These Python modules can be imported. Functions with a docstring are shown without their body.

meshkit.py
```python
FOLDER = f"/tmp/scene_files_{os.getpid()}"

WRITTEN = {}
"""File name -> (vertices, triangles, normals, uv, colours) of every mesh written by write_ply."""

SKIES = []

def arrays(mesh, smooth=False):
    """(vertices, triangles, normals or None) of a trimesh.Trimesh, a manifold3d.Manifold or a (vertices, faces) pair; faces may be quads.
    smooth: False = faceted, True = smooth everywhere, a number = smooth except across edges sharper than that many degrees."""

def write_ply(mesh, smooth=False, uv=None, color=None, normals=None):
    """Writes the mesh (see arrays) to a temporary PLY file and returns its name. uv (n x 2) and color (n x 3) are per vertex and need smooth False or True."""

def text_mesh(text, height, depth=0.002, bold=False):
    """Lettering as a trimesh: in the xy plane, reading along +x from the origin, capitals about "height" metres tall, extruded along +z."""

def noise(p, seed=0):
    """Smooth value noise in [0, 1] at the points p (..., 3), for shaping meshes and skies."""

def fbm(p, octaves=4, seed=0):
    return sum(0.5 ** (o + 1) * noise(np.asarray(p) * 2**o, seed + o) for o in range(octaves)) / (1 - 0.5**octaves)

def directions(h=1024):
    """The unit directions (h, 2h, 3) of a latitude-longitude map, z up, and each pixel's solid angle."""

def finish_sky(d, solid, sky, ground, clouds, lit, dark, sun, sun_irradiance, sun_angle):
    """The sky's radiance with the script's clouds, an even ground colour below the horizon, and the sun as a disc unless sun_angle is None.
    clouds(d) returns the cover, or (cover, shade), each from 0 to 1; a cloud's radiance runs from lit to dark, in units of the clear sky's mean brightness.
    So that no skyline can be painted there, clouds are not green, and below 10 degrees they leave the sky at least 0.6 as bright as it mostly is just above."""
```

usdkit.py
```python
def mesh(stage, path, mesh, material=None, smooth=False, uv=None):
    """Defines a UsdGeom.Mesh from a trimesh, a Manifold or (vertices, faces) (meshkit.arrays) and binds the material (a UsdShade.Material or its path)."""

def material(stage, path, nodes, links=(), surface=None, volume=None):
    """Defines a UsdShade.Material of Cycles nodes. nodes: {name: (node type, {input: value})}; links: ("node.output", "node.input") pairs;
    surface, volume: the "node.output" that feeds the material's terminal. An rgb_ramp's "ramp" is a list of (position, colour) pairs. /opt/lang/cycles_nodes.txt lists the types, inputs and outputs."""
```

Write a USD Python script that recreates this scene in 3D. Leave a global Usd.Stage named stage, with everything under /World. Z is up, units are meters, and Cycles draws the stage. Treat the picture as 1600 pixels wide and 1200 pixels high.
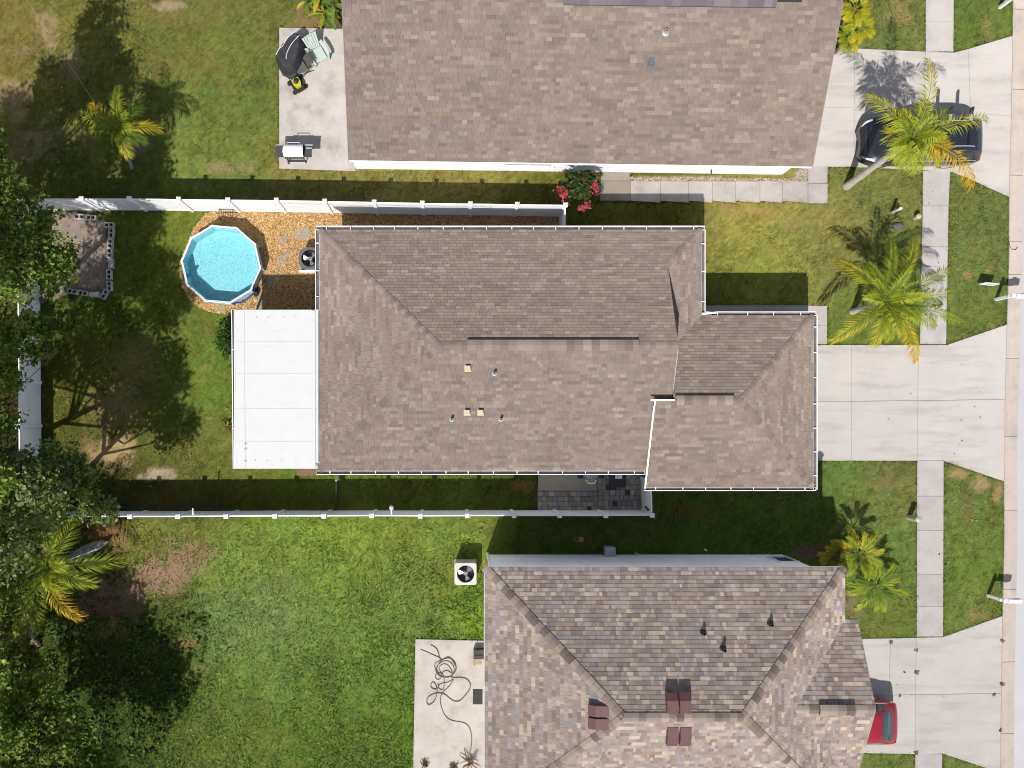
import math, random
import numpy as np, trimesh, shapely
from shapely.geometry import Polygon, box as sbox, Point
from shapely.ops import unary_union
import usdkit, meshkit
from pxr import Usd, UsdGeom, UsdLux, UsdShade, Sdf, Gf, Vt

stage = Usd.Stage.CreateInMemory()
UsdGeom.SetStageUpAxis(stage, 'Z'); UsdGeom.SetStageMetersPerUnit(stage, 1.0)
UsdGeom.Xform.Define(stage, '/World'); UsdGeom.Scope.Define(stage, '/World/Looks')

# ---------------------------------------------------------------- camera, sky, sun, exposure
CAM_H, F_PX, NX, NY = 36.0, 1386.0, 712.0, 655.0      # height, focal length and nadir point in photograph pixels (1600 x 1200)
cam = UsdGeom.Camera.Define(stage, '/World/camera')
cam.AddTranslateOp().Set(Gf.Vec3d(0, 0, CAM_H))
cam.CreateFocalLengthAttr(24.0)
AP = 24.0 * 1600 / F_PX
cam.CreateHorizontalApertureAttr(AP); cam.CreateVerticalApertureAttr(AP * .75)
cam.CreateHorizontalApertureOffsetAttr((800 - NX) / 1600 * AP)
cam.CreateVerticalApertureOffsetAttr((NY - 600) / 1200 * AP * .75)
cam.CreateClippingRangeAttr(Gf.Vec2f(.5, 500))
EXPOSURE = 0.54
cam.CreateExposureAttr(EXPOSURE)
SHX, SHY = .265, .716                                    # ground shadow of one metre of height
to_sun = np.array([-SHX, -SHY, 1.0]); to_sun /= np.linalg.norm(to_sun)
sun = UsdLux.DistantLight.Define(stage, '/World/sun')
sun.CreateIntensityAttr(1.08); sun.CreateAngleAttr(.53); sun.CreateNormalizeAttr(True) if hasattr(sun, 'CreateNormalizeAttr') else None
sun.CreateColorAttr(Gf.Vec3f(1.0, .955, .89))
q = Gf.Rotation(Gf.Vec3d(0, 0, 1), Gf.Vec3d(*to_sun)).GetQuat()
sun.AddOrientOp().Set(Gf.Quatf(q))
sky = UsdLux.DomeLight.Define(stage, '/World/sky')
SKY_STRENGTH = .098
skym = usdkit.material(stage, '/World/Looks/sky', {
    's': ('sky_texture', {'sky_type': 'single_scattering', 'sun_disc': False, 'sun_elevation': float(math.asin(to_sun[2])),
                          'sun_rotation': float(math.atan2(to_sun[0], to_sun[1]))}),
    'h': ('hsv', {'saturation': .6}), 'b': ('background_shader', {'strength': SKY_STRENGTH})}, [('s.color', 'h.color'), ('h.color', 'b.color')], surface='b.background')
UsdShade.MaterialBindingAPI.Apply(sky.GetPrim()).Bind(skym)
sky.GetPrim().SetCustomDataByKey('kind', 'structure'); sky.GetPrim().SetCustomDataByKey('label', 'clear midday sky over the neighbourhood')

# ---------------------------------------------------------------- helpers
RNG = np.random.default_rng(11); random.seed(5)
def S(z): return (CAM_H - z) / F_PX
def W(px, py, z=0.0): return np.array([(px - NX) * S(z), (NY - py) * S(z), z])
def W2(px, py, z=0.0): return W(px, py, z)[:2]
def PXY(x, y, z=0.0): return NX + np.asarray(x) / S(z), NY - np.asarray(y) / S(z)
def poly_px(pts, z=0.0): return [tuple(W2(a, b, z)) for a, b in pts]
KA = .50
def lin(c):
    c = np.asarray(c, float) / 255.0
    return np.where(c < .04045, c / 12.92, ((c + .055) / 1.055) ** 2.4)
def alb(*c, k=1.0): return lin(c) * KA * k
def nrm(v): v = np.asarray(v, float); return v / (np.linalg.norm(v) + 1e-12)

class MB:
    def __init__(s, col=None): s.v, s.f, s.c, s.n, s.col = [], [], [], 0, col
    def add(s, v, f, col=None):
        v = np.asarray(v, float).reshape(-1, 3); f = np.asarray(f, int)
        if f.ndim == 2 and f.shape[1] == 4: f = np.vstack([f[:, [0, 1, 2]], f[:, [0, 2, 3]]])
        s.v.append(v); s.f.append(f + s.n); s.n += len(v)
        col = s.col if col is None else col
        if col is not None:
            c = np.asarray(col, float); s.c.append(np.broadcast_to(c, (len(v), 3)))
        return s
    def box(s, c, size, rz=0.0, R=None, col=None):
        h = np.asarray(size, float) / 2
        v = np.array([[x, y, z] for x in (-1, 1) for y in (-1, 1) for z in (-1, 1)]) * h
        f = [[0, 1, 3, 2], [4, 6, 7, 5], [0, 4, 5, 1], [2, 3, 7, 6], [0, 2, 6, 4], [1, 5, 7, 3]]
        if R is None and rz: R = np.array([[math.cos(rz), -math.sin(rz), 0], [math.sin(rz), math.cos(rz), 0], [0, 0, 1]])
        if R is not None: v = v @ np.asarray(R).T
        return s.add(v + np.asarray(c, float), f, col)
    def bar(s, a, b, w, h, col=None):          # box along a-b, w wide (horizontal), h high
        a, b = np.asarray(a, float), np.asarray(b, float); d = b - a; L = np.linalg.norm(d); x = d / L
        y = np.cross([0, 0, 1], x); y = nrm(y) if np.linalg.norm(y) > 1e-6 else np.array([0, 1., 0]); z = np.cross(x, y)
        return s.box((a + b) / 2, (L, w, h), R=np.stack([x, y, z], 1), col=col)
    def prism(s, poly, z0, z1, col=None, bevel=0.0):
        P = poly if isinstance(poly, Polygon) else Polygon(poly)
        P = shapely.geometry.polygon.orient(P)
        if bevel:
            Q = P.buffer(-bevel, join_style='mitre')
            if Q.geom_type == 'Polygon' and len(Q.exterior.coords) == len(P.exterior.coords) and not P.interiors:
                o = np.array(P.exterior.coords)[:-1]; i = np.array(Q.exterior.coords)[:-1]
                k = np.argmin(((i - o[0]) ** 2).sum(1)); i = np.roll(i, -k, 0); n = len(o)
                v = np.vstack([np.c_[o, np.full(n, z0)], np.c_[o, np.full(n, z1 - bevel)], np.c_[i, np.full(n, z1)]])
                f = []
                for r in range(2):
                    for j in range(n): a = r * n + j; b = r * n + (j + 1) % n; f += [[a, b, b + n], [a, b + n, a + n]]
                tv, tf = trimesh.creation.triangulate_polygon(Polygon(i), engine='earcut')
                if len(tv) == n:
                    s.add(v, f, col)
                    return s.add(np.c_[tv, np.full(len(tv), z1)], tf, col)
        m = trimesh.creation.extrude_polygon(P, z1 - z0, engine='earcut')
        return s.add(np.array(m.vertices) + [0, 0, z0], m.faces, col)
    def tube(s, pts, r, n=8, col=None, cap=True):
        p = np.asarray(pts, float); k = len(p); r = np.broadcast_to(np.asarray(r, float), (k,))
        t = np.gradient(p, axis=0); t /= np.linalg.norm(t, axis=1, keepdims=True) + 1e-12
        ref = np.array([0, 0, 1.0]) if abs(t[:, 2]).mean() < .8 else np.array([1.0, 0, 0])
        a = np.cross(t, ref); a /= np.linalg.norm(a, axis=1, keepdims=True) + 1e-12; b = np.cross(t, a)
        g = np.arange(n) * 2 * np.pi / n
        v = p[:, None] + r[:, None, None] * (np.cos(g)[None, :, None] * a[:, None] + np.sin(g)[None, :, None] * b[:, None])
        f = [[i * n + j, i * n + (j + 1) % n, (i + 1) * n + (j + 1) % n, (i + 1) * n + j] for i in range(k - 1) for j in range(n)]
        s.add(v.reshape(-1, 3), f, col)
        if cap:
            for e in (0, k - 1): s.add(v[e], [[0, j, j + 1] for j in range(1, n - 1)], col)
        return s
    def lathe(s, prof, c, n=20, col=None):      # prof: (r, z) from bottom to top
        g = np.arange(n) * 2 * np.pi / n; c = np.asarray(c, float)
        v = np.array([[r * np.cos(t), r * np.sin(t), z] for r, z in prof for t in g]) + c
        k = len(prof)
        f = [[i * n + j, i * n + (j + 1) % n, (i + 1) * n + (j + 1) % n, (i + 1) * n + j] for i in range(k - 1) for j in range(n)]
        return s.add(v, f, col)
    def cyl(s, c, r, h, n=20, col=None, axis=2):
        m = trimesh.creation.cylinder(r, h, sections=n); v = np.array(m.vertices)
        if axis == 0: v = v[:, [2, 0, 1]]
        if axis == 1: v = v[:, [1, 2, 0]]
        return s.add(v + np.asarray(c, float), m.faces, col)
    def ball(s, c, r, sub=2, col=None):
        m = trimesh.creation.icosphere(sub, 1.0); return s.add(np.array(m.vertices) * np.asarray(r) + np.asarray(c, float), m.faces, col)
    def poly3(s, pts, thick, col=None):         # slab under a planar 3-D polygon (convex or simple)
        p = np.asarray(pts, float); n = len(p); q = p - [0, 0, thick]
        a = nrm(p[1] - p[0]); nn = nrm(np.cross(p[1] - p[0], p[2] - p[1])); b = np.cross(nn, a)
        P2 = np.c_[(p - p[0]) @ a, (p - p[0]) @ b]
        tv, tf = trimesh.creation.triangulate_polygon(Polygon(P2), engine='earcut')
        idx = [int(np.argmin(((P2 - t) ** 2).sum(1))) for t in tv]; tf = np.array(idx)[np.asarray(tf)]
        s.add(p, tf, col); s.add(q, tf[:, ::-1], col)
        s.add(np.vstack([p, q]), [[i, (i + 1) % n, n + (i + 1) % n, n + i] for i in range(n)], col)
        return s
    def data(s):
        return np.vstack(s.v), np.vstack(s.f), (np.vstack(s.c) if s.c else None)

BASE = {'/World': np.zeros(3)}; USED = {}
def newname(parent, name):
    k = (parent, name); n = USED.get(k, 0); USED[k] = n + 1
    return f'{parent}/{name}' if n == 0 else f'{parent}/{name}_{n:03d}'
def setdata(prim, label=None, cat=None, group=None, kind=None):
    for k, v in (('label', label), ('category', cat), ('group', group), ('kind', kind)):
        if v: prim.SetCustomDataByKey(k, v)
def thing(name, label=None, cat=None, base=(0, 0, 0), group=None, kind=None):
    path = newname('/World', name); x = UsdGeom.Xform.Define(stage, path)
    x.AddTranslateOp().Set(Gf.Vec3d(*map(float, base))); BASE[path] = np.asarray(base, float)
    setdata(x.GetPrim(), label, cat, group, kind); return path
def emit(parent, name, mb, mat, smooth=False, label=None, kind=None, cat=None, group=None):
    v, f, c = mb.data() if isinstance(mb, MB) else (mb[0], mb[1], mb[2] if len(mb) > 2 else None)
    f = np.asarray(f)
    used = np.unique(f)
    if len(used) < len(v): re = np.zeros(len(v), int); re[used] = np.arange(len(used)); v, f, c = v[used], re[f], (None if c is None else np.asarray(c)[used])
    path = newname(parent, name); base = BASE[parent]; BASE[path] = base
    if c is not None and smooth not in (False, True): smooth = False
    m = usdkit.mesh(stage, path, (v - base, f), mat, smooth=smooth)
    if c is not None:
        UsdGeom.PrimvarsAPI(m).CreatePrimvar('tint', Sdf.ValueTypeNames.Color3fArray, 'vertex').Set(Vt.Vec3fArray.FromNumpy(np.asarray(c, np.float32)))
    setdata(m.GetPrim(), label, cat, group, kind); return path
def single(name, mb, mat, label, cat, smooth=False, group=None, kind=None):
    return emit('/World', name, mb, mat, smooth, label, kind, cat, group)
def copy_of(src, name, loc, rz, label, group=None, cat=None):
    path = newname('/World', name); x = UsdGeom.Xform.Define(stage, path)
    x.AddTranslateOp().Set(Gf.Vec3d(*map(float, loc))); x.AddRotateZOp().Set(float(math.degrees(rz)))
    x.GetPrim().GetReferences().AddInternalReference(src); x.GetPrim().SetInstanceable(True)
    setdata(x.GetPrim(), label, cat, group); return path

LOOKS = {}
def mat(name, color=None, rough=.6, var=.18, scale=6.0, fine=60.0, fvar=.1, bump=0.0, bscale=40.0, spec=.3, metal=0.0, coat=0.0, transl=0.0, stain=None, sscale=.7, srange=(.52, .72), drough=0.0, sstretch=None):
    """colour None: the colour comes from the mesh's own tint. Two octaves of noise vary it, an optional stain colour breaks it up."""
    if name in LOOKS: return LOOKS[name]
    N = {'g': ('geometry', {}), 'n1': ('noise_texture', {'scale': scale, 'detail': 4.0, 'roughness': .6}), 'n2': ('noise_texture', {'scale': fine, 'detail': 2.0}),
         'r1': ('map_range', {'from_min': .3, 'from_max': .7, 'to_min': 1 - var, 'to_max': 1 + var}), 'r2': ('map_range', {'from_min': .3, 'from_max': .7, 'to_min': 1 - fvar, 'to_max': 1 + fvar}),
         'mm': ('math', {'math_type': 'multiply'}), 'vs': ('vector_math', {'math_type': 'scale'}),
         'p': ('principled_bsdf', {'roughness': rough, 'specular_ior_level': spec, 'metallic': metal, 'coat_weight': coat, 'diffuse_roughness': drough})}
    L = [('g.position', 'n1.vector'), ('g.position', 'n2.vector'), ('n1.fac', 'r1.value'), ('n2.fac', 'r2.value'), ('r1.result', 'mm.value1'), ('r2.result', 'mm.value2'), ('mm.value', 'vs.scale')]
    if color is None:
        N['t'] = ('attribute', {'attribute': 'tint'}); src = 't.color'
    else:
        N['t'] = ('color', {'value': tuple(map(float, color))}); src = 't.color'
    if stain is not None:
        N['ns'] = ('noise_texture', {'scale': sscale, 'detail': 6.0, 'roughness': .65}); N['rs'] = ('map_range', {'from_min': srange[0], 'from_max': srange[1], 'to_min': 0.0, 'to_max': 1.0, 'clamp': True})
        N['ms'] = ('mix_color', {'b': tuple(map(float, stain))}); 
        if sstretch: N['mp'] = ('mapping', {'scale': sstretch}); L += [('g.position', 'mp.vector'), ('mp.vector', 'ns.vector')]
        else: L += [('g.position', 'ns.vector')]
        L += [('ns.fac', 'rs.value'), ('rs.result', 'ms.fac'), (src, 'ms.a')]; src = 'ms.result'
    L += [(src, 'vs.vector1'), ('vs.vector', 'p.base_color')]
    if bump:
        N['nb'] = ('noise_texture', {'scale': bscale, 'detail': 3.0}); N['b'] = ('bump', {'strength': 1.0, 'distance': bump})
        L += [('g.position', 'nb.vector'), ('nb.fac', 'b.height'), ('b.normal', 'p.normal')]
    out = 'p.BSDF'
    if transl:
        N['tl'] = ('translucent_bsdf', {}); N['mx'] = ('mix_closure', {'fac': transl}); L += [('vs.vector', 'tl.color'), ('p.BSDF', 'mx.closure1'), ('tl.BSDF', 'mx.closure2')]; out = 'mx.closure'
    LOOKS[name] = usdkit.material(stage, '/World/Looks/' + name, N, L, surface=out); return LOOKS[name]

M_WHITE = mat('white_vinyl', (.74, .74, .75), .45, .04, 2, 30, .02, spec=.35, stain=(.60, .61, .57), sscale=1.1, srange=(.52, .8))
M_ALU = mat('white_panel', (.475, .48, .485), .55, .02, 2.0, 40, .02, spec=.15, stain=(.385, .39, .395), sscale=1.2, srange=(.58, .85), sstretch=(.8, 2.2, 1))
M_STUCCO = mat('white_stucco', (.70, .72, .76), .85, .05, 1.5, 90, .05, bump=.004, bscale=120)
M_STUCCO_GREY = mat('grey_stucco', (.80, .80, .79), .85, .05, 1.5, 90, .05, bump=.004, bscale=120)
M_GLASS = mat('dark_glass', (.035, .045, .05), .08, .1, 1, 5, .02, spec=.6)
M_BLACK = mat('black_plastic', (.02, .02, .023), .45, .1, 6, 60, .1)
M_DARK = mat('dark_metal', (.05, .05, .055), .5, .15, 8, 60, .1)
M_STEEL = mat('brushed_steel', (.72, .72, .72), .3, .05, 5, 80, .05, metal=.7)
M_GREY = mat('grey_painted_metal', (.33, .34, .34), .5, .08, 5, 60, .06)
M_CONC = mat('concrete', None, .9, .05, 1.1, 70, .06, bump=.003, bscale=150, stain=alb(196, 188, 180), sscale=.9, srange=(.5, .85), spec=.12, drough=.6)
M_DRIVE = mat('driveway_concrete', None, .9, .05, .8, 45, .07, bump=.003, bscale=150, stain=alb(202, 195, 188), sscale=1.0, srange=(.5, .8), spec=.12, drough=.6, sstretch=(.28, 2.0, 1.0))
M_CONC_OLD = mat('weathered_concrete', None, .92, .10, 1.4, 60, .09, bump=.004, bscale=120, stain=alb(176, 164, 154), sscale=1.3, srange=(.5, .85), spec=.12)
M_BLOCK = mat('concrete_block', (.36, .35, .335), .95, .12, 7, 90, .12, bump=.004, bscale=120, spec=.1)
M_SHINGLE = mat('asphalt_shingle', None, .95, .07, .8, 160, .16, bump=.004, bscale=220, spec=.08, stain=None, drough=1.0)
M_DECK = mat('roof_felt', (.06, .054, .05), .95, .1, 5, 60, .1, spec=.1)
M_LEAF = mat('leaf', None, .55, .1, 3, 40, .08, spec=.22, transl=.3)
M_GRASS = mat('grass_blade', None, .75, .08, 1.5, 30, .06, spec=.2, transl=.25)
M_BARK = mat('bark', (.15, .115, .09), .9, .3, 9, 60, .25, bump=.01, bscale=30, spec=.1)
M_PALMTRUNK = mat('palm_trunk', (.36, .32, .29), .9, .2, 8, 60, .2, bump=.01, bscale=40, spec=.1)
M_TINT = mat('painted', None, .5, .04, 5, 60, .04, spec=.35)
M_TINTM = mat('matte_tinted', None, .85, .08, 6, 60, .08, spec=.15)
# ---------------------------------------------------------------- ground plan (photograph pixels at ground level)
WALK_L = [(1446, -60), (1446, 0), (1446, 80), (1441.5, 268), (1441.5, 300), (1437, 530), (1432.5, 720), (1432, 990), (1429.5, 1180), (1429, 1260)]
WALK_R = [(1490, -60), (1490, 0), (1489, 80), (1484, 268), (1482, 300), (1478, 530), (1474, 720), (1473, 990), (1471.5, 1180), (1471, 1260)]
CURB_L = [(1583, -60), (1582, 30), (1580, 150), (1576, 300), (1576, 400), (1571, 560), (1568, 700), (1568.5, 850), (1566, 950), (1564, 1050), (1562.5, 1200), (1562, 1260)]
def xat(line, y): return float(np.interp(y, [p[1] for p in line], [p[0] for p in line]))
wl = lambda y: xat(WALK_L, y)
wr = lambda y: xat(WALK_R, y)
cl = lambda y: xat(CURB_L, y)
GAP = .014
SLABS = []                                               # (owner, polygon in metres, top z, colour)
def slab(owner, pts, z=.032, col=(226, 219, 214)):
    P = Polygon(poly_px(pts)).buffer(-GAP / 2, join_style='mitre'); SLABS.append((owner, P, z, col))
ys = [-60, -20, 34, 81]
wj = [(-60, -20), (-20, 34), (34, 81), (267, 322), (322, 385), (385, 439), (439, 486), (486, 538), (720, 775), (775, 829), (829, 898), (898, 947), (947, 994.5), (1177, 1230), (1230, 1260)]
rr = random.Random(3)
for a, b in wj:
    k = rr.randint(-6, 4); slab('sidewalk', [(wl(a), a), (wr(a), a), (wr(b), b), (wl(b), b)], col=(224 + k, 217 + k, 215 + k))
# upper driveway
def dslab(o, pts, k=0): slab(o, pts, col=(234 + k, 227 + k, 222 + k))
U = 'upper_driveway'
dslab(U, [(1240, 72), (1334, 76), (1334, 168), (1240, 168)]); dslab(U, [(1240, 168), (1334, 168), (1334, 261), (1240, 260)], 1)
dslab(U, [(1334, 76), (1445, 81), (1443, 175), (1334, 172)], -2); dslab(U, [(1334, 172), (1443, 175), (1441, 266), (1334, 261)])
dslab(U, [(1445, 81), (1490, 82.5), (1512, 77), (1516, 178), (1443, 175)], 2); dslab(U, [(1443, 175), (1516, 178), (1514, 279), (1487, 269), (1441, 266)], -1)
dslab(U, [(1512, 77), (cl(56), 56), (cl(181), 181), (1516, 178)], 1); dslab(U, [(1516, 178), (cl(181), 181), (cl(308), 308), (1550, 296), (1514, 279)])
Mw = 'middle_driveway'
dslab(Mw, [(1235, 539), (1330, 539), (1330, 627), (1235, 627)], 1); dslab(Mw, [(1235, 627), (1330, 627), (1330, 720), (1235, 720)])
dslab(Mw, [(1330, 539), (1434.5, 539), (1433.5, 626), (1330, 627)]); dslab(Mw, [(1330, 627), (1433.5, 626), (1432.5, 720), (1330, 720)], -1)
dslab(Mw, [(1434.5, 539), (1479, 539), (cl(507), 507), (cl(624), 624), (1433.5, 626)], 2); dslab(Mw, [(1433.5, 626), (cl(624), 624), (cl(752), 752), (1474, 720), (1432.5, 720)], 1)
Lw = 'lower_driveway'
dslab(Lw, [(1330, 998), (1391, 997), (1388, 1086), (1330, 1087)], 2); dslab(Lw, [(1391, 997), (1431, 996), (1430, 1085), (1388, 1086)], -3)
dslab(Lw, [(1330, 1087), (1430, 1085), (1429, 1178), (1330, 1176)], 1)
dslab(Lw, [(1431, 996), (1473, 995), (cl(962), 962), (cl(1083), 1083), (1430, 1085)], -1); dslab(Lw, [(1430, 1085), (cl(1083), 1083), (cl(1207), 1207), (1532, 1197), (1472, 1177), (1429, 1178)], -3)
# walk beside the upper house
for a, b in [(985, 1032), (1032, 1076), (1076, 1113), (1113, 1149), (1149, 1187), (1187, 1222), (1222, 1262)]:
    k = rr.randint(-9, 0); slab('side_walkway', [(a, 283), (b, 283.4), (b, 317), (a, 314)], z=.03, col=(214 + k, 206 + k, 200 + k))
for a, b in [(252, 287), (287, 318)]: slab('side_walkway', [(1262, a), (1293, a + .5), (1292.5, b), (1262, b)], z=.03, col=(212, 204, 199))
slab('side_walkway', [(938, 283), (985, 283), (985, 314), (937, 314)], z=.03, col=(172, 160, 148))
slab('side_walkway', [(941, 250), (982, 250), (984, 276), (985, 283), (938, 283), (939, 276)], z=.04, col=(180, 168, 154))
# entry walk north of the garage
for a, b in [(1060, 1101), (1101, 1141), (1141, 1184), (1184, 1222), (1222, 1262)]:
    slab('entry_walkway', [(a, 477), (b, 477.3), (b, 512), (a, 512)], z=.05, col=(216, 210, 205))
slab('entry_walkway', [(1262, 477.5), (1292, 478), (1292, 508), (1262, 508)], col=(222, 216, 212)); slab('entry_walkway', [(1262, 508), (1292, 508), (1292, 538), (1262, 538)], col=(222, 216, 212))
# patios
slab('upper_patio', [(436.5, 44), (545, 46), (556, 268), (436.5, 264)], z=.06, col=(226, 218, 212))
slab('lower_patio', [(649, 998), (782, 1001), (782, 1230), (645, 1230)], z=.06, col=(224, 215, 206))
slab('side_pad', [(841, 715), (930, 715), (932.5, 767), (840, 767)], z=.06, col=(186, 178, 164))

CURB_W = 21
curb_y = [-60, 15, 140, 274, 378, 429, 560, 682, 798, 921, 1034, 1146, 1260]
street_edge = [(cl(y) + CURB_W, y) for y in range(-60, 1261, 40)]

GRAVEL = Polygon([(288, 448), (281, 425), (290, 392), (305, 358), (322, 336), (345, 331), (420, 331), (873, 336), (875, 372), (520, 372), (494, 372), (494, 486), (398, 486), (360, 490), (322, 484), (300, 470)]).buffer(0)
SAND = Polygon([(78, 338), (112, 333), (150, 335), (165, 350), (168, 400), (166, 455), (112, 455), (80, 468)])
PAVER = Polygon([(838, 740), (1004, 740), (1004, 799), (838, 799)])
PEBBLE = Polygon([(985, 276), (1240, 279), (1247, 262), (1262, 262), (1262, 283.6), (985, 283)])
def px2m(P): return Polygon(poly_px(list(P.exterior.coords)[:-1]))
paved = unary_union([s[1].buffer(GAP) for s in SLABS] + [Polygon(poly_px([(cl(y), y) for y in range(-60, 1261, 20)] + [(2600, 1260), (2600, -60)]))])
gravel_m, sand_m, paver_m, pebble_m = px2m(GRAVEL), px2m(SAND), px2m(PAVER), px2m(PEBBLE)

# ---------------------------------------------------------------- lawn colour
ANCH = [  # x, y, reach, sunlit colour
    (120, 30, 110, (128, 126, 60)), (20, 60, 70, (142, 128, 66)), (330, 60, 120, (116, 126, 58)), (420, 30, 90, (118, 122, 60)), (350, 160, 90, (120, 134, 62)), (300, 240, 70, (132, 146, 68)), (150, 250, 90, (106, 114, 50)), (600, 276, 140, (148, 140, 74)),
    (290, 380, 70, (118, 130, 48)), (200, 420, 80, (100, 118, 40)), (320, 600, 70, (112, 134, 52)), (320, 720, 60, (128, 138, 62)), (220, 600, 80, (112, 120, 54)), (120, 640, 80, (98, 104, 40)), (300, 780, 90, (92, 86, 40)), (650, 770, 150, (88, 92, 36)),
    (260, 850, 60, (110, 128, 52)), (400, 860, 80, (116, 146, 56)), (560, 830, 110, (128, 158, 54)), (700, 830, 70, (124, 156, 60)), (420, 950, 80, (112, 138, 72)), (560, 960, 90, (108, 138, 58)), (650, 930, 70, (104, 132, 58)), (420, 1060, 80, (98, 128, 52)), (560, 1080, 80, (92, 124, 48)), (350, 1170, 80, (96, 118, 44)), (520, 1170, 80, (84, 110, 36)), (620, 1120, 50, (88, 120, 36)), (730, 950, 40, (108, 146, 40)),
    (1000, 830, 150, (88, 106, 44)), (1200, 830, 120, (84, 106, 42)), (1000, 330, 150, (112, 112, 46)), (1170, 345, 80, (166, 152, 80)), (1180, 410, 80, (140, 148, 62)), (1300, 370, 70, (142, 138, 74)), (1390, 300, 60, (122, 128, 66)), (1420, 440, 60, (116, 128, 64)), (1340, 500, 50, (112, 126, 58)),
    (1400, 20, 60, (118, 128, 66)), (1540, 30, 60, (104, 124, 56)), (1530, 330, 70, (114, 124, 62)), (1530, 430, 70, (110, 124, 64)), (1510, 510, 60, (110, 122, 56)), (1330, 740, 50, (106, 128, 60)), (1400, 740, 50, (112, 116, 62)), (1380, 800, 60, (122, 132, 66)), (1390, 900, 70, (106, 128, 60)), (1380, 970, 50, (110, 120, 54)), (1520, 780, 60, (110, 120, 60)), (1520, 880, 70, (106, 126, 54)), (1500, 960, 50, (110, 124, 56)), (1400, 1190, 70, (110, 124, 62)), (100, 1000, 150, (70, 92, 32)), (150, 1150, 120, (58, 84, 28)), (40, 800, 100, (70, 80, 36))]
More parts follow.
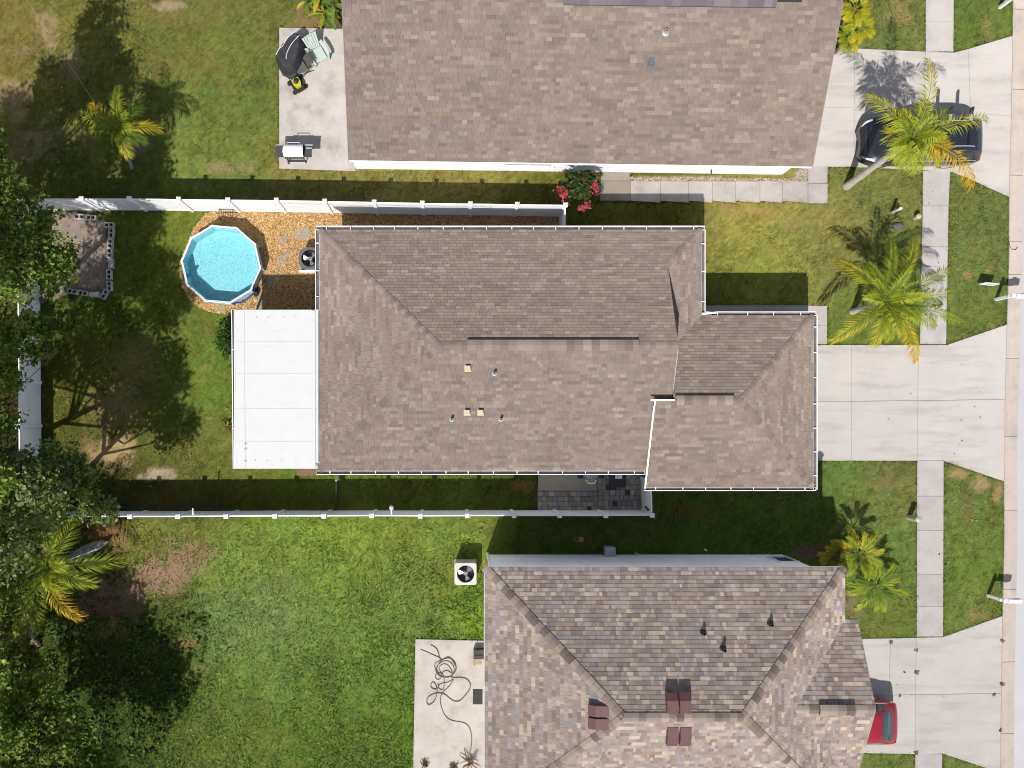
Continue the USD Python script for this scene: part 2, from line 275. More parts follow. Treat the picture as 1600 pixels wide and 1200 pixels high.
DIRT = [  # x, y, radius x, radius y, strength, colour
    (266, 9, 28, 9, .8, (196, 178, 148)), (72, 50, 18, 30, .65, (190, 165, 128)), (18, 160, 34, 36, .7, (186, 158, 124)), (38, 78, 26, 12, .4, (176, 150, 110)), (110, 100, 22, 26, .5, (170, 150, 118)), (20, 230, 40, 40, .55, (150, 128, 96)), (70, 215, 26, 36, .6, (176, 150, 116)), (140, 225, 30, 30, .4, (160, 135, 100)), (215, 225, 20, 14, .6, (168, 150, 140)), (345, 262, 22, 10, .5, (180, 158, 126)), (385, 262, 14, 10, .5, (186, 160, 126)),
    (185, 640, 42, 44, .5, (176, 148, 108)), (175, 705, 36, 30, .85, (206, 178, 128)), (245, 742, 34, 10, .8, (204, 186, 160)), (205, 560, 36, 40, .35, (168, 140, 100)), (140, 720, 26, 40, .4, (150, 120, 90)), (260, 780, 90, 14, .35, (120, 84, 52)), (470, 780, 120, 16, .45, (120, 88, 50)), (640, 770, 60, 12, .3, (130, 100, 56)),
    (165, 830, 34, 20, .75, (150, 92, 72)), (190, 850, 18, 36, .5, (160, 124, 84)), (275, 878, 54, 34, .75, (166, 134, 110)), (235, 905, 62, 34, .78, (172, 140, 116)), (180, 930, 58, 36, .8, (146, 114, 100)), (150, 955, 56, 28, .7, (130, 98, 84)), (310, 862, 30, 20, .5, (160, 130, 100)), (318, 862, 22, 12, .4, (150, 120, 92)), (290, 1005, 18, 12, .5, (170, 128, 90)), (305, 1050, 18, 12, .45, (156, 130, 80)), (165, 985, 30, 14, .5, (170, 140, 70)), (90, 850, 30, 24, .6, (96, 60, 44)), (20, 560, 40, 120, .75, (58, 44, 34)), (15, 620, 24, 30, .7, (94, 58, 42)),
    (1495, 742, 16, 10, .6, (206, 168, 124)), (1530, 756, 18, 12, .6, (204, 168, 124)), (1560, 770, 7, 20, .55, (200, 162, 118)), (1510, 800, 12, 30, .3, (150, 120, 80)), (1512, 430, 9, 7, .7, (196, 160, 100)), (1550, 420, 8, 6, .6, (196, 150, 100)), (1380, 752, 20, 14, .5, (150, 122, 80)), (1270, 862, 34, 12, .9, (112, 88, 84)), (1305, 866, 24, 10, .7, (120, 74, 40)), (1334, 950, 14, 20, .8, (150, 128, 104)), (1530, 960, 20, 12, .4, (180, 150, 110)), (1065, 800, 60, 14, .45, (110, 84, 46)), (960, 830, 40, 18, .3, (100, 72, 40)), (1230, 793, 70, 2.5, .6, (110, 90, 70)), (1350, 797, 40, 2.5, .7, (120, 100, 74)), (480, 30, 40, 22, .7, (160, 128, 92)), (520, 20, 16, 24, .8, (110, 84, 64)), (1330, 60, 22, 18, .75, (150, 130, 104)), (1140, 326, 22, 8, .5, (196, 160, 116)), (1190, 330, 40, 10, .3, (190, 150, 106)), (1240, 348, 30, 10, .4, (190, 158, 110)), (1545, 60, 14, 30, .4, (170, 150, 100)), (815, 760, 20, 10, .6, (150, 108, 62)), (130, 470, 50, 14, .5, (70, 58, 44)), (300, 20, 100, 30, .25, (150, 120, 80)), (300, 100, 70, 30, .3, (152, 118, 70)), (1400, 20, 30, 20, .5, (176, 150, 104))]
def ground_colour(x, y, seed=0, rough=1.0):
    """the lawn's own colour at world x, y: several turf tones that shade into each other and worn patches with ragged edges"""
    px, py = PXY(x, y)
    w = np.full(px.shape, 1e-4); c = np.zeros(px.shape + (3,)) + np.array(alb(108, 122, 54)) * 1e-4
    p3 = np.stack([x, y, np.zeros_like(x)], -1)
    wob = (meshkit.fbm(p3 * .9, 3, 5) - .5) * 70; wob2 = (meshkit.fbm(p3 * .9 + 50, 3, 9) - .5) * 70
    for ax, ay, r, col in ANCH:
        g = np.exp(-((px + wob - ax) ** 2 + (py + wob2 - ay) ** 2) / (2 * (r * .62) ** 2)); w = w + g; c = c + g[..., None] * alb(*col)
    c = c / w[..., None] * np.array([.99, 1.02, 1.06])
    east = np.clip((px - 1060) / 60, 0, 1); c = c * (1 + .12 * east[..., None])
    n1 = meshkit.fbm(p3 * 2.2, 4, 21); n2 = meshkit.fbm(p3 * 6.5, 3, 33); n3 = meshkit.fbm(p3 * 1.1 + 7, 3, 41)
    n4 = meshkit.fbm(p3 * 15, 2, 35)
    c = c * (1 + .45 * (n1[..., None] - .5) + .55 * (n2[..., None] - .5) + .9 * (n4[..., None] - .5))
    low = np.clip((py - 800) / 30, 0, 1) * np.clip((775 - px) / 20, 0, 1); c = c * (1 + .30 * low[..., None] * np.array([1.75, 1.05, 2.0]))
    hue = (meshkit.fbm(p3 * 1.7 + 3, 3, 47) - .5)[..., None]; c = c * (1 + hue * np.array([.22, -.05, -.2]))
    dry = (1 - .6 * low) * np.clip((n3 - .52) * 3.2, 0, 1) * np.clip((n2 - .35) * 3, 0, 1) * .35
    c = c * (1 - dry[..., None]) + dry[..., None] * alb(158, 136, 84)
    rag = meshkit.fbm(p3 * 3.3, 4, 61) + .5 * (meshkit.fbm(p3 * 11, 2, 71) - .5)
    bare = np.zeros(px.shape)
    for ax, ay, rx, ry, st, col in DIRT:
        d = ((px - ax) / rx) ** 2 + ((py - ay) / ry) ** 2
        m = np.clip((1.25 - d) * .9 + (rag - .5) * 2.6, 0, 1) * st * (d < 3.2)
        c = c * (1 - m[..., None]) + m[..., None] * alb(*col); bare = np.maximum(bare, m)
    return np.clip(c, .004, .8), bare

# ---------------------------------------------------------------- ground sheet
gx = np.r_[-220, -140, -80, -50, -36, -30, -26.3, np.arange(-26, 26.01, .11), 26.3, 30, 36, 50, 80, 140, 220]
gy = np.r_[-220, -140, -80, -50, -36, -26, -21.3, np.arange(-21, 20.51, .11), 20.8, 26, 36, 50, 80, 140, 220]
GX, GY = np.meshgrid(gx, gy); fx, fy = GX.ravel(), GY.ravel()
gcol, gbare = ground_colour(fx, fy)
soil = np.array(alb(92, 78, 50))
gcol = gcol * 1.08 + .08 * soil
gz = (meshkit.fbm(np.stack([fx * .8, fy * .8, fx * 0], -1), 3, 3) - .5) * .03
house_foot = Polygon(poly_px([(505, 375), (1068, 375), (1068, 505), (1228, 505), (1228, 745), (505, 722)]))
inpave = shapely.contains_xy(unary_union([paved, house_foot]).buffer(-.16), fx, fy); ingr = shapely.contains_xy(gravel_m, fx, fy); insand = shapely.contains_xy(sand_m.buffer(.05), fx, fy); inpav = shapely.contains_xy(paver_m, fx, fy); inpeb = shapely.contains_xy(pebble_m, fx, fy)
p3 = np.stack([fx, fy, fx * 0], -1); nn = meshkit.fbm(p3 * 5, 3, 81)
gcol[inpave] = alb(96, 88, 78); gz[inpave] = -.06
gcol[ingr] = (alb(232, 184, 120) * (.8 + .4 * nn[:, None]))[ingr]; gz[ingr] = gz[ingr] * .3
sandc = alb(176, 160, 148) * (.8 + .4 * nn[:, None]); gcol[insand] = sandc[insand]
gcol[inpav] = alb(104, 98, 90); gz[inpav] = -.02
gcol[inpeb] = (alb(206, 192, 166) * (.7 + .6 * nn[:, None]))[inpeb]
outer = (np.abs(fx) > 26.1) | (fy < -21.1) | (fy > 20.6); gcol[outer] = alb(104, 122, 56)
ny_, nx_ = len(gy), len(gx); idx = np.arange(nx_ * ny_).reshape(ny_, nx_)
gf = np.stack([idx[:-1, :-1], idx[:-1, 1:], idx[1:, 1:], idx[1:, :-1]], -1).reshape(-1, 4)
gf = np.vstack([gf[:, [0, 1, 2]], gf[:, [0, 2, 3]]])
M_GROUND = mat('soil_and_turf', None, .95, .12, 9, 55, .28, bump=.02, bscale=45, spec=.08)
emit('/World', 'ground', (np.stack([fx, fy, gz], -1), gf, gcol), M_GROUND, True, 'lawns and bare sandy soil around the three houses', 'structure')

# ---------------------------------------------------------------- paving
LBL = {'sidewalk': 'pale concrete sidewalk parallel to the street', 'upper_driveway': 'concrete driveway of the upper house, dark car on it', 'middle_driveway': 'empty concrete driveway of the middle house',
       'lower_driveway': 'concrete driveway of the lower house, weeds in its joints', 'side_walkway': 'narrow slab walk along the upper house', 'entry_walkway': 'short slab walk beside the garage wing', 'upper_patio': 'concrete patio slab behind the upper house',
       'lower_patio': 'stained concrete patio slab behind the lower house', 'side_pad': 'grey concrete pad under the eave'}
own = {}
for o, P, z, col in SLABS:
    if o not in own: own[o] = thing(o, LBL[o], base=(0, 0, 0), kind='structure')
    old = o in ('upper_patio', 'lower_patio', 'side_pad', 'side_walkway')
    emit(own[o], 'slab', MB(alb(*col)).prism(P, -.08, z + rr.uniform(-.002, .003), bevel=.008), M_CONC_OLD if old else M_DRIVE if 'driveway' in o else M_CONC)
cb = thing('curb', 'pinkish concrete curb and gutter along the street', kind='structure')
for a, b in zip(curb_y[:-1], curb_y[1:]):
    n = max(2, int((b - a) / 40)); yy = np.linspace(a, b, n + 1); mb = MB(alb(234, 219, 208, k=.97 + .05 * rr.random()))
    L = np.array([W2(cl(y), y) for y in yy]); R = np.array([W2(cl(y) + CURB_W, y) for y in yy])
    L[0, 1] -= .008; R[0, 1] -= .008; L[-1, 1] += .008; R[-1, 1] += .008
    prof = [(0, .052), (.22, .055), (.5, .02), (1.0, .012)]
    rows = np.array([[[*(l + (r - l) * t), z] for t, z in prof] for l, r in zip(L, R)])
    k = len(prof); mb.add(rows.reshape(-1, 3), [[i * k + j, i * k + j + 1, (i + 1) * k + j + 1, (i + 1) * k + j] for i in range(len(yy) - 1) for j in range(k - 1)])
    mb.add(np.vstack([rows[:, 0], rows[:, 0] - [0, 0, .15]]), [[i, i + 1, len(yy) + i + 1, len(yy) + i] for i in range(len(yy) - 1)])
    emit(cb, 'curb_segment', mb, M_CONC)
se = poly_px([(cl(-60) + CURB_W + 27, -1900)] + street_edge + [(cl(1260) + CURB_W - 27, 3000)]); far = [(60, 40), (60, -40)]
st = Polygon([(a + .004, b) for a, b in se] + [(34, se[-1][1] - 30), (34, se[0][1] + 30)][:0] + [(34, se[-1][1]), (34, se[0][1])])
M_STREET = mat('pale_street', alb(222, 221, 224), .9, .04, 1.2, 80, .08, bump=.003, bscale=180, spec=.15)
emit('/World', 'street', MB().prism(st, -.05, .008), M_STREET, False, 'pale sunlit street at the edge of the frame', 'structure')
# ---------------------------------------------------------------- roofs of single shingles
PAL_A = [(147, 131, 124), (138, 123, 117), (156, 141, 133), (172, 157, 148), (163, 147, 137), (129, 114, 109), (151, 136, 126), (145, 133, 131), (180, 166, 157), (152, 134, 121)]
WT_A = np.array([20, 16, 16, 8, 12, 8, 14, 8, 4, 8], float)
PAL_B = [(200, 186, 172), (216, 203, 184), (156, 142, 134), (134, 121, 118), (152, 151, 158), (166, 152, 136), (182, 173, 172), (126, 111, 108), (172, 161, 159), (148, 133, 124), (224, 212, 200)]
WT_B = np.array([8, 6, 16, 12, 11, 14, 14, 8, 16, 14, 3], float)
def soften(pal, f, gain=(1, 1, 1)):
    p = np.array(pal, float); m = p.mean(0); return [tuple(x) for x in (m + (p - m) * f) * np.array(gain)]
PAL_A = soften(PAL_A, .56, (.98, .985, .976)); PAL_B = soften(PAL_B, .56, (.985, .972, .965))
def shingle_plane(poly, eave_dir, exp, widths, pal, wt, keep, rng, kk=1.0, gap=.007):
    """cuts a planar roof face into courses and tabs; returns [(vertices, faces, colour, area)]"""
    p = np.asarray(poly, float); e = nrm(eave_dir); nn = nrm(np.cross(p[1] - p[0], p[2] - p[1])); nn = nn if nn[2] > 0 else -nn
    u = np.cross(nn, e); u = u if u[2] > 0 else -u
    o = p[np.argmin(p[:, 2])]; A = np.c_[(p - o) @ e, (p - o) @ u]; PP = Polygon(A).buffer(0); a0, b0, a1, b1 = PP.bounds
    out = []; i = 0; b = b0; prev = None; pp = np.array(wt) / wt.sum()
    while b < b1:
        a = a0 - rng.uniform(0, widths[1])
        while a < a1:
            w = rng.uniform(*widths); c = pal[rng.choice(len(pal), p=pp)] if prev is None or rng.random() > keep else prev; prev = c
            r = sbox(a + gap / 2, b, a + w - gap / 2, b + exp)
            if PP.intersects(r):
                g = r if PP.contains(r) else PP.intersection(r)
                if g.geom_type == 'Polygon' and g.area > .0006:
                    q = np.array(shapely.geometry.polygon.orient(g).exterior.coords)[:-1]; n = len(q)
                    h = .013 - .009 * np.clip((q[:, 1] - b) / exp, 0, 1) + rng.uniform(-.0015, .0015)
                    top = o + q[:, :1] * e + q[:, 1:] * u + nn * h[:, None]; bot = o + q[:, :1] * e + q[:, 1:] * u - nn * .004
                    f = [[0, k, k + 1] for k in range(1, n - 1)]
                    for k in range(n): f += [[k, n + k, n + (k + 1) % n], [k, n + (k + 1) % n, (k + 1) % n]]
                    f = np.array(f); v = np.vstack([top, bot])
                    if np.dot(np.cross(v[f[0][1]] - v[f[0][0]], v[f[0][2]] - v[f[0][0]]), nn) < 0: f = f[:, ::-1]
                    j = rng.uniform(.93, 1.07)
                    out.append((v, f, alb(*c, k=kk * j), g.area))
            a += w
        b += exp; i += 1
    return out
def caps(a, b, w, step, pal, rng, kk=1.0, lift=.003, sl=None):
    """overlapping cap shingles bent over a hip or ridge from a (low) to b"""
    a, b = np.asarray(a, float), np.asarray(b, float); d = nrm(b - a); L = np.linalg.norm(b - a); side = nrm(np.cross(d, [0, 0, 1])); up = nrm(np.cross(side, d))
    out = []; t = 0
    while t < L - .02:
        t1 = min(t + step * 1.04, L); p0, p1 = a + d * t, a + d * t1; c = pal[rng.integers(len(pal))]; drop = w * (.46 if abs(d[2]) < .02 else .30)
        def row(p, h): return [p - side * w + up * (h - drop), p - side * w * .5 + up * (h - drop * .42), p + up * h, p + side * w * .5 + up * (h - drop * .42), p + side * w + up * (h - drop)]
        hi = .02 if lift < .03 else .012
        r0, r1 = row(p0, hi + lift), row(p1, (.010 if lift < .03 else .008) + lift); rb = [x - up * (.02 if lift < .03 else .008) for x in r0]
        v = np.array(r0 + r1 + rb); f = []
        for k in range(4): f += [[k, k + 1, 5 + k + 1], [k, 5 + k + 1, 5 + k], [k + 1, k, 10 + k], [k + 1, 10 + k, 10 + k + 1]]
        out.append((v, np.array(f), alb(*c, k=kk * rng.uniform(.92, 1.06)), w * step)); t += step
    return out
def roof_emit(house, decks, shingles, capl, limit=300):
    mb = MB()
    for d in decks: mb.poly3(np.asarray(d, float) - [0, 0, .006], .13)
    roof = emit(house, 'roof', mb, M_DECK)
    order = sorted(range(len(shingles)), key=lambda i: -shingles[i][3]); big = set(order[:limit]); rest = MB()
    for i, (v, f, c, ar) in enumerate(shingles):
        if i in big: emit(roof, 'shingle', (v, f, np.broadcast_to(c, (len(v), 3))), M_SHINGLE)
        else: rest.add(v, f, c)
    emit(roof, 'shingle_field', rest, M_SHINGLE, kind='stuff')
    for v, f, c, ar in capl[:limit]: emit(roof, 'cap_shingle', (v, f, np.broadcast_to(c, (len(v), 3))), M_SHINGLE)
    return roof
def ridge_vent(roof, a, b, w, pal, rng, kk=1.0, h=.085):
    """raised vent strip along a ridge, covered by its own cap shingles; the open slot along each side is a real gap"""
    a, b = np.asarray(a, float), np.asarray(b, float); d = nrm(b - a); side = nrm(np.cross(d, [0, 0, 1])); L = np.linalg.norm(b - a)
    mb = MB(); 
    for s in (-1, 1):
        h_ = h - .022; v = [a + [0, 0, h_], b + [0, 0, h_], b + side * s * w * .97 + [0, 0, h_ - w * .46], a + side * s * w * .97 + [0, 0, h_ - w * .46]]
        mb.poly3(v if s < 0 else v[::-1], .025)
    vent = emit(roof, 'ridge_vent', mb, M_BLACK)
    for v, f, c, ar in caps(a, b, w, .29, pal, rng, kk, lift=h + .004): emit(vent.rsplit('/', 1)[0], 'vent_cap', (v, f, np.broadcast_to(c, (len(v), 3))), M_SHINGLE)
M_GUT = mat('gutter_floor_grime', alb(128, 124, 126), .8, .25, 3, 40, .2)
def gutter(house, a, b, out, name_straps=True, w=.14, step=.84, rng=RNG):
    a, b, o = np.asarray(a, float), np.asarray(b, float), nrm(out); d = nrm(b - a); L = np.linalg.norm(b - a); mb = MB()
    m = (a + b) / 2; R = np.stack([d, nrm(np.cross([0, 0, 1], d)), [0, 0, 1]], 1); yv = np.dot(R[:, 1], o)
    def strip(off, dz, ww, hh): mb.box(m + o * off + [0, 0, dz], (L, ww, hh), R=R)
    strip(.004, -.05, .008, .1); strip(w - .004, -.048, .016, .104); strip(w - .010, .004, .026, .012)
    for e in (a, b): mb.box(e + o * w / 2 + [0, 0, -.05], (.006, w, .1), R=R)
    g = emit(house, 'gutter', mb, M_WHITE); fl_ = MB().box(m + o * w * .5 + [0, 0, -.085], (L, w, .006), R=R); emit(g, 'gutter_floor', fl_, M_GUT)
    n = int(L / step)
    for i in range(n):
        p = a + d * (L * (i + .5) / n + rng.uniform(-.06, .06)); emit(g, 'gutter_strap', MB().box(p + o * w / 2 + [0, 0, .0], (.028, w - .01, .006), R=R), M_WHITE)
    return g
def walls(house, poly, z0, z1, m, name='wall'):
    P = shapely.geometry.polygon.orient(Polygon(poly)); c = np.array(P.exterior.coords)
    for p, q in zip(c[:-1], c[1:]):
        d = q - p; L = np.linalg.norm(d); n = np.array([d[1], -d[0]]) / L; mid = (p + q) / 2 - n * .1
        emit(house, name, MB().box((*mid, (z0 + z1) / 2), (L - .004, .2, z1 - z0), rz=math.atan2(d[1], d[0])), m)
def pipe_vent(roof, p, r, h, m, col=None):
    p = np.asarray(p, float)
    mb = MB(col).lathe([(r * 2.2, -.02), (r * 2.0, .02), (r * 1.25, .05), (r * 1.2, h * .5)], p, 12).lathe([(r, 0), (r, h), (r * .72, h), (r * .72, h - .06)], p, 12)
    emit(roof, 'vent_pipe', mb, m)

# ================= middle house
ZE = 2.65; rs = np.random.default_rng(21)
H1 = thing('house', 'middle house with brown shingle hip roof and white gutters, garage wing towards the street', 'house', (2.5, 2.5, 0))
x0, x1 = W(499, 359, ZE)[0], W(1096, 359, ZE)[0]; y1, y0 = W(499, 359, ZE)[1], W(499, 735.5, ZE)[1]
gx1 = W(1271, 500, ZE)[0]; gy0, gy1 = W(1000, 761, ZE)[1], W(1200, 493, ZE)[1]
P2_ = .5; ym = (y0 + y1) / 2; run = (y1 - y0) / 2; zr = ZE + P2_ * run
xg = 7.80; gz_ = lambda x: ZE + P2_ * (x1 - x)               # east hip plane
gm = (gy0 + gy1) / 2; grun = (gy1 - gy0) / 2; gr = ZE + P2_ * grun
zN = lambda y: ZE + P2_ * (y1 - y); zS = lambda y: ZE + P2_ * (y - y0); zGN = lambda y: ZE + P2_ * (gy1 - y); zGS = lambda y: ZE + P2_ * (y - gy0)
ye = y1 - (x1 - xg)                                          # where the dutch hip starts
yv = gy1 - (x1 - xg)                                         # valley at the gable plane
ymeet = (zGN(0) - zS(0)) / (2 * P2_)                       # y where garage north slope meets main south slope
xw = 7.14                                                    # rake of the garage south slope
apex = (x0 + run, ym, zr); gap_ = (gx1 - grun, gm, gr)
north = [(x0, y1, ZE), (x1, y1, ZE), (xg, ye, zN(ye)), (xg, ym, zr), apex]
west = [(x0, y0, ZE), (x0, y1, ZE), apex]
south = [(x0, y0, ZE), apex, (xg, ym, zr), (xg, gm - .6, zS(gm - .6)), (xw + .06, gm - .6, zS(gm - .6)), (xw + .06, y0, ZE)]
hipE = [(x1, gy1, ZE), (x1, y1, ZE), (xg, ye, gz_(xg)), (xg, yv, gz_(xg))]
gN = [(gx1, gy1, ZE), (x1, gy1, ZE), (xg, yv, zGN(yv)), (xg, gm, gr), gap_]
gE = [(gx1, gy0, ZE), (gx1, gy1, ZE), gap_]
gS = [(xw, gy0, ZE), (gx1, gy0, ZE), gap_, (xw, gm, gr)]
sh = []; TW = (.14, .30)
for pl, ed in ((north, (1, 0, 0)), (west, (0, 1, 0)), (south, (1, 0, 0)), (hipE, (0, 1, 0)), (gN, (1, 0, 0)), (gE, (0, 1, 0)), (gS, (1, 0, 0))):
    sh += shingle_plane(pl, ed, .132, TW, PAL_A, WT_A, .22, rs, kk=1.45)
cp = []; CW = .12
for a, b in (((x0, y1, ZE), apex), ((x0, y0, ZE), apex), ((x1, y1, ZE), (xg, ye, zN(ye))), ((gx1, gy0, ZE), gap_), ((gx1, gy1, ZE), gap_)): cp += caps(a, b, CW, .2, PAL_A[:8], rs, 1.36)
cp += caps(apex, (W(731, 540, zr)[0], ym, zr), CW, .2, PAL_A[:8], rs, 1.36) + caps((W(998, 540, zr)[0], ym, zr), (xg, ym, zr), CW, .2, PAL_A[:8], rs, 1.36)
cp += caps((W(1148, 625, gr)[0], gm, gr), gap_, CW, .2, PAL_A[:8], rs, 1.36)
R1 = roof_emit(H1, [north, west, south, hipE, gN, gE, gS], sh, cp)
ridge_vent(H1, (W(730, 540, zr)[0], ym, zr), (W(998, 540, zr)[0], ym, zr), .19, PAL_A[:9], rs, 1.4)
ridge_vent(H1, (W(1056, 625, gr)[0], gm, gr), (W(1147, 625, gr)[0], gm, gr), .17, PAL_A[:9], rs, 1.4)
# dutch gable wall, set back under its rake
emit(H1, 'gable_wall', MB().add([(xg - .16, ye - .25, zN(ye) - .05), (xg - .16, ym, zr - .17), (xg - .16, ymeet, zS(ymeet) - .2), (xg - .16, ymeet, gz_(xg) - .4), (xg - .16, ye - .25, gz_(xg) - .3)], [[0, 1, 2], [0, 2, 3], [0, 3, 4]]), M_STUCCO)
# white rake of the garage's south slope and its step at the ridge
rk = MB(); rk.bar((xw - .012, gy0 - .03, ZE - .06), (xw - .012, gm - .35, zGS(gm - .35) - .06), .022, .17); rk.bar((xw - .02, gy0 - .03, ZE + .022), (xw - .02, gm - .35, zGS(gm - .35) + .022), .05, .012)
rk.bar((xw - .02, gm - .35, zGS(gm - .35) + .022), (xw + .0, gm + .02, gr + .03), .05, .012)
emit(H1, 'rake_board', rk, M_WHITE)
emit(H1, 'ridge_flashing', MB().box((xw + .30, gm + .04, gr - .06), (.70, .02, .12)).box((xw + .26, gm + .01, gr + .045), (.86, .07, .012)), M_WHITE)
emit(H1, 'step_flashing', MB().bar((xg + .02, ym - .1, zr - .14), (xg + .02, ymeet, zS(ymeet) - .12), .02, .12), M_GREY)
for a, b, o in (((x0 - .12, y1 + .005, ZE), (x1 + .12, y1 + .005, ZE), (0, 1, 0)), ((x0 - .005, y1, ZE), (x0 - .005, W(0, 484, ZE)[1], ZE), (-1, 0, 0)), ((x0 - .1, y0 - .005, ZE), (xw - .03, y0 - .005, ZE), (0, -1, 0)),
                ((x1 + .005, y1, ZE), (x1 + .005, gy1 + .02, ZE), (1, 0, 0)), ((x1 + .12, gy1 + .005, ZE), (gx1 + .1, gy1 + .005, ZE), (0, 1, 0)), ((gx1 + .005, gy1, ZE), (gx1 + .005, gy0 - .1, ZE), (1, 0, 0)), ((xw - .04, gy0 - .005, ZE), (gx1 + .1, gy0 - .005, ZE), (0, -1, 0))):
    gutter(H1, a, b, o)
emit(H1, 'gutter_elbow', MB().bar((x1 + .02, gy1 + .06, ZE + .02), (x1 + .55, gy1 + .10, ZE + .03), .07, .05), M_WHITE)
fo = .4
walls(H1, [(x0 + fo, y0 + fo), (7.3, y0 + fo), (7.3, gy0 + fo), (gx1 - fo, gy0 + fo), (gx1 - fo, gy1 - fo), (x1 - fo, gy1 - fo), (x1 - fo, y1 - fo), (x0 + fo, y1 - fo)], -.05, ZE - .02, M_STUCCO)
M_CREAM = mat('cream_flashing', alb(236, 224, 190), .6, .05, 5, 60, .05)
for px, py in ((731, 575), (730, 644), (751, 644)):
    y = W(px, py, 4.3)[1]; z = zS(y); p = W(px, py, z + .15); z = zS(p[1])
    emit(H1, 'vent_hood', MB().box((p[0], p[1], z + .05), (.24, .26, .02)).box((p[0], p[1], z + .12), (.17, .15, .16)), M_CREAM, label='small cream box vent')
for px, py in ((773, 583), (706, 655), (783, 655)):
    p = W(px, py, zS(W(px, py, 4.2)[1]) + .2); pipe_vent(H1, (p[0], p[1], zS(p[1])), .045, .28, M_GREY)
# lanai: flat white insulated panels
LN = thing('lanai', 'flat white panel roofed lanai joined to the back of the middle house', 'lanai', (*W2(430, 610, 2.5), 0))
zl = 2.44; seams = [484, 535, 584, 639, 690, 732.5]
for a, b in zip(seams[:-1], seams[1:]):
    p = [W(365.5, a, zl), W(497.5, a, zl + .05), W(497.5, b, zl + .05), W(365.5, b, zl)]; p[0][1] -= .0015; p[1][1] -= .0015; p[2][1] += .0015; p[3][1] += .0015
    pn = emit(LN, 'roof_panel', MB().poly3(p[::-1] if np.cross(p[1] - p[0], p[2] - p[1])[2] < 0 else p, .09), M_ALU)
    if b != 732.5: emit(LN, 'seam_cap', MB().bar(W(366, b, zl + .007), W(490, b, zl + .056), .03, .003), M_ALU)
emit(LN, 'end_flashing', MB().bar(W(489.5, 485, zl + .075), W(490.5, 732, zl + .075), .12, .012), M_ALU)
emit(LN, 'seam_joint', MB().bar(W(381, 486, zl + .018), W(382, 732, zl + .018), .05, .01), M_ALU)
a, b = W(362.5, 484, zl - .03), W(365, 732.5, zl - .03); gutter(LN, a + [.1, 0, .05], b + [.1, 0, .05], (-1, 0, 0), w=.11, step=3)
for py in (496, 720):
    for px in np.linspace(398, 484, 5): emit(LN, 'screw_head', MB().cyl(W(px + rr.uniform(-2, 2), py, zl + .035), .018, .03, 8), M_GREY)
for px, py in ((383, 694), (383, 702), (383, 721)): emit(LN, 'sealant_patch', MB().cyl(W(px, py, zl + .03), .045, .02, 9), M_GREY)
emit(LN, 'downspout', MB().box(W(494.5, 728, zl + .08), (.10, .12, .05)), M_GREY)
lx0, lx1 = W(372, 0, 2.4)[0], W(492, 0, 2.4)[0]; ly0, ly1 = W(0, 726, 2.4)[1], W(0, 492, 2.4)[1]
for x, y in ((lx0, ly0), (lx0, (ly0 + ly1) / 2), (lx0, ly1), (lx1 - .2, ly0), (lx1 - .2, ly1)): emit(LN, 'post', MB().box((x, y, 1.2), (.08, .08, 2.4)), M_WHITE)
emit(LN, 'screen_kick_plate', MB().box(((lx0 + lx1) / 2, ly0, .25), (lx1 - lx0 - .1, .04, .5)).box(((lx0 + lx1) / 2, ly1, .25), (lx1 - lx0 - .1, .04, .5)).box((lx0, (ly0 + ly1) / 2, .25), (.04, ly1 - ly0 - .1, .5)), M_WHITE)
slabs_l = Polygon([(lx0 - .1, ly0 - .1), (lx1, ly0 - .1), (lx1, ly1 + .1), (lx0 - .1, ly1 + .1)]); emit(LN, 'floor_slab', MB(alb(200, 195, 188)).prism(slabs_l, -.05, .06), M_CONC)
single('brick_step', MB().prism(poly_px([(464, 731), (499, 731), (499, 743), (464, 743)]), -.02, .09, bevel=.01), mat('brown_paver', alb(150, 118, 100), .9, .12, 6, 60, .15), 'brown paver step at the corner of the lanai', 'step')

M_TRIM = mat('taupe_trim', alb(168, 156, 148), .7, .08)
# ================= upper house (gable)
H2 = thing('house', 'upper house with brown shingle gable roof and white walls, patio behind it', 'house', (4.5, 14, 0))
ux0, ux1 = W(545, 250, ZE)[0], W(1269.5, 260, ZE)[0]; ua, ub = W(545, 250, ZE)[1], W(1269.5, 260, ZE)[1]; ut = math.atan2(ub - ua, ux1 - ux0)
ed = np.array([math.cos(ut), math.sin(ut), 0]); up_ = np.array([-math.sin(ut), math.cos(ut), 0]); uL = (ux1 - ux0) / math.cos(ut); e0 = np.array([ux0, ua, ZE])
HR = 4.98; uz = ZE + .5 * HR
Q = lambda a, b, z: e0 + ed * a + up_ * b + [0, 0, z - ZE]
us = [Q(0, 0, ZE), Q(uL, 0, ZE), Q(uL, HR, uz), Q(0, HR, uz)]; un = [Q(uL, 2 * HR, ZE), Q(0, 2 * HR, ZE), Q(0, HR, uz), Q(uL, HR, uz)]
sh = shingle_plane(us, ed, .136, (.15, .32), PAL_A, WT_A, .22, rs, kk=1.38); cp = caps(Q(0, HR, uz), Q(7.8, HR, uz), CW, .2, PAL_A[:8], rs, 1.36) + caps(Q(16, HR, uz), Q(uL, HR, uz), CW, .2, PAL_A[:8], rs, 1.36)
R2 = roof_emit(H2, [us, un], sh, cp)
ridge_vent(H2, Q(7.7, HR, uz), Q(15.1, HR, uz), .2, [(150, 140, 146), (140, 132, 140), (160, 150, 150)], rs, h=.10)
for a, b in (((-.02, -.02), (-.02, HR)), ((uL + .02, -.02), (uL + .02, HR))): emit(H2, 'rake_board', MB().bar(Q(a[0], a[1], ZE - .11), Q(b[0], b[1], uz - .11), .022, .13), M_TRIM)
emit(H2, 'fascia', MB().bar(Q(0, -.018, ZE - .08), Q(uL, -.018, ZE - .08), .02, .14), M_WHITE)
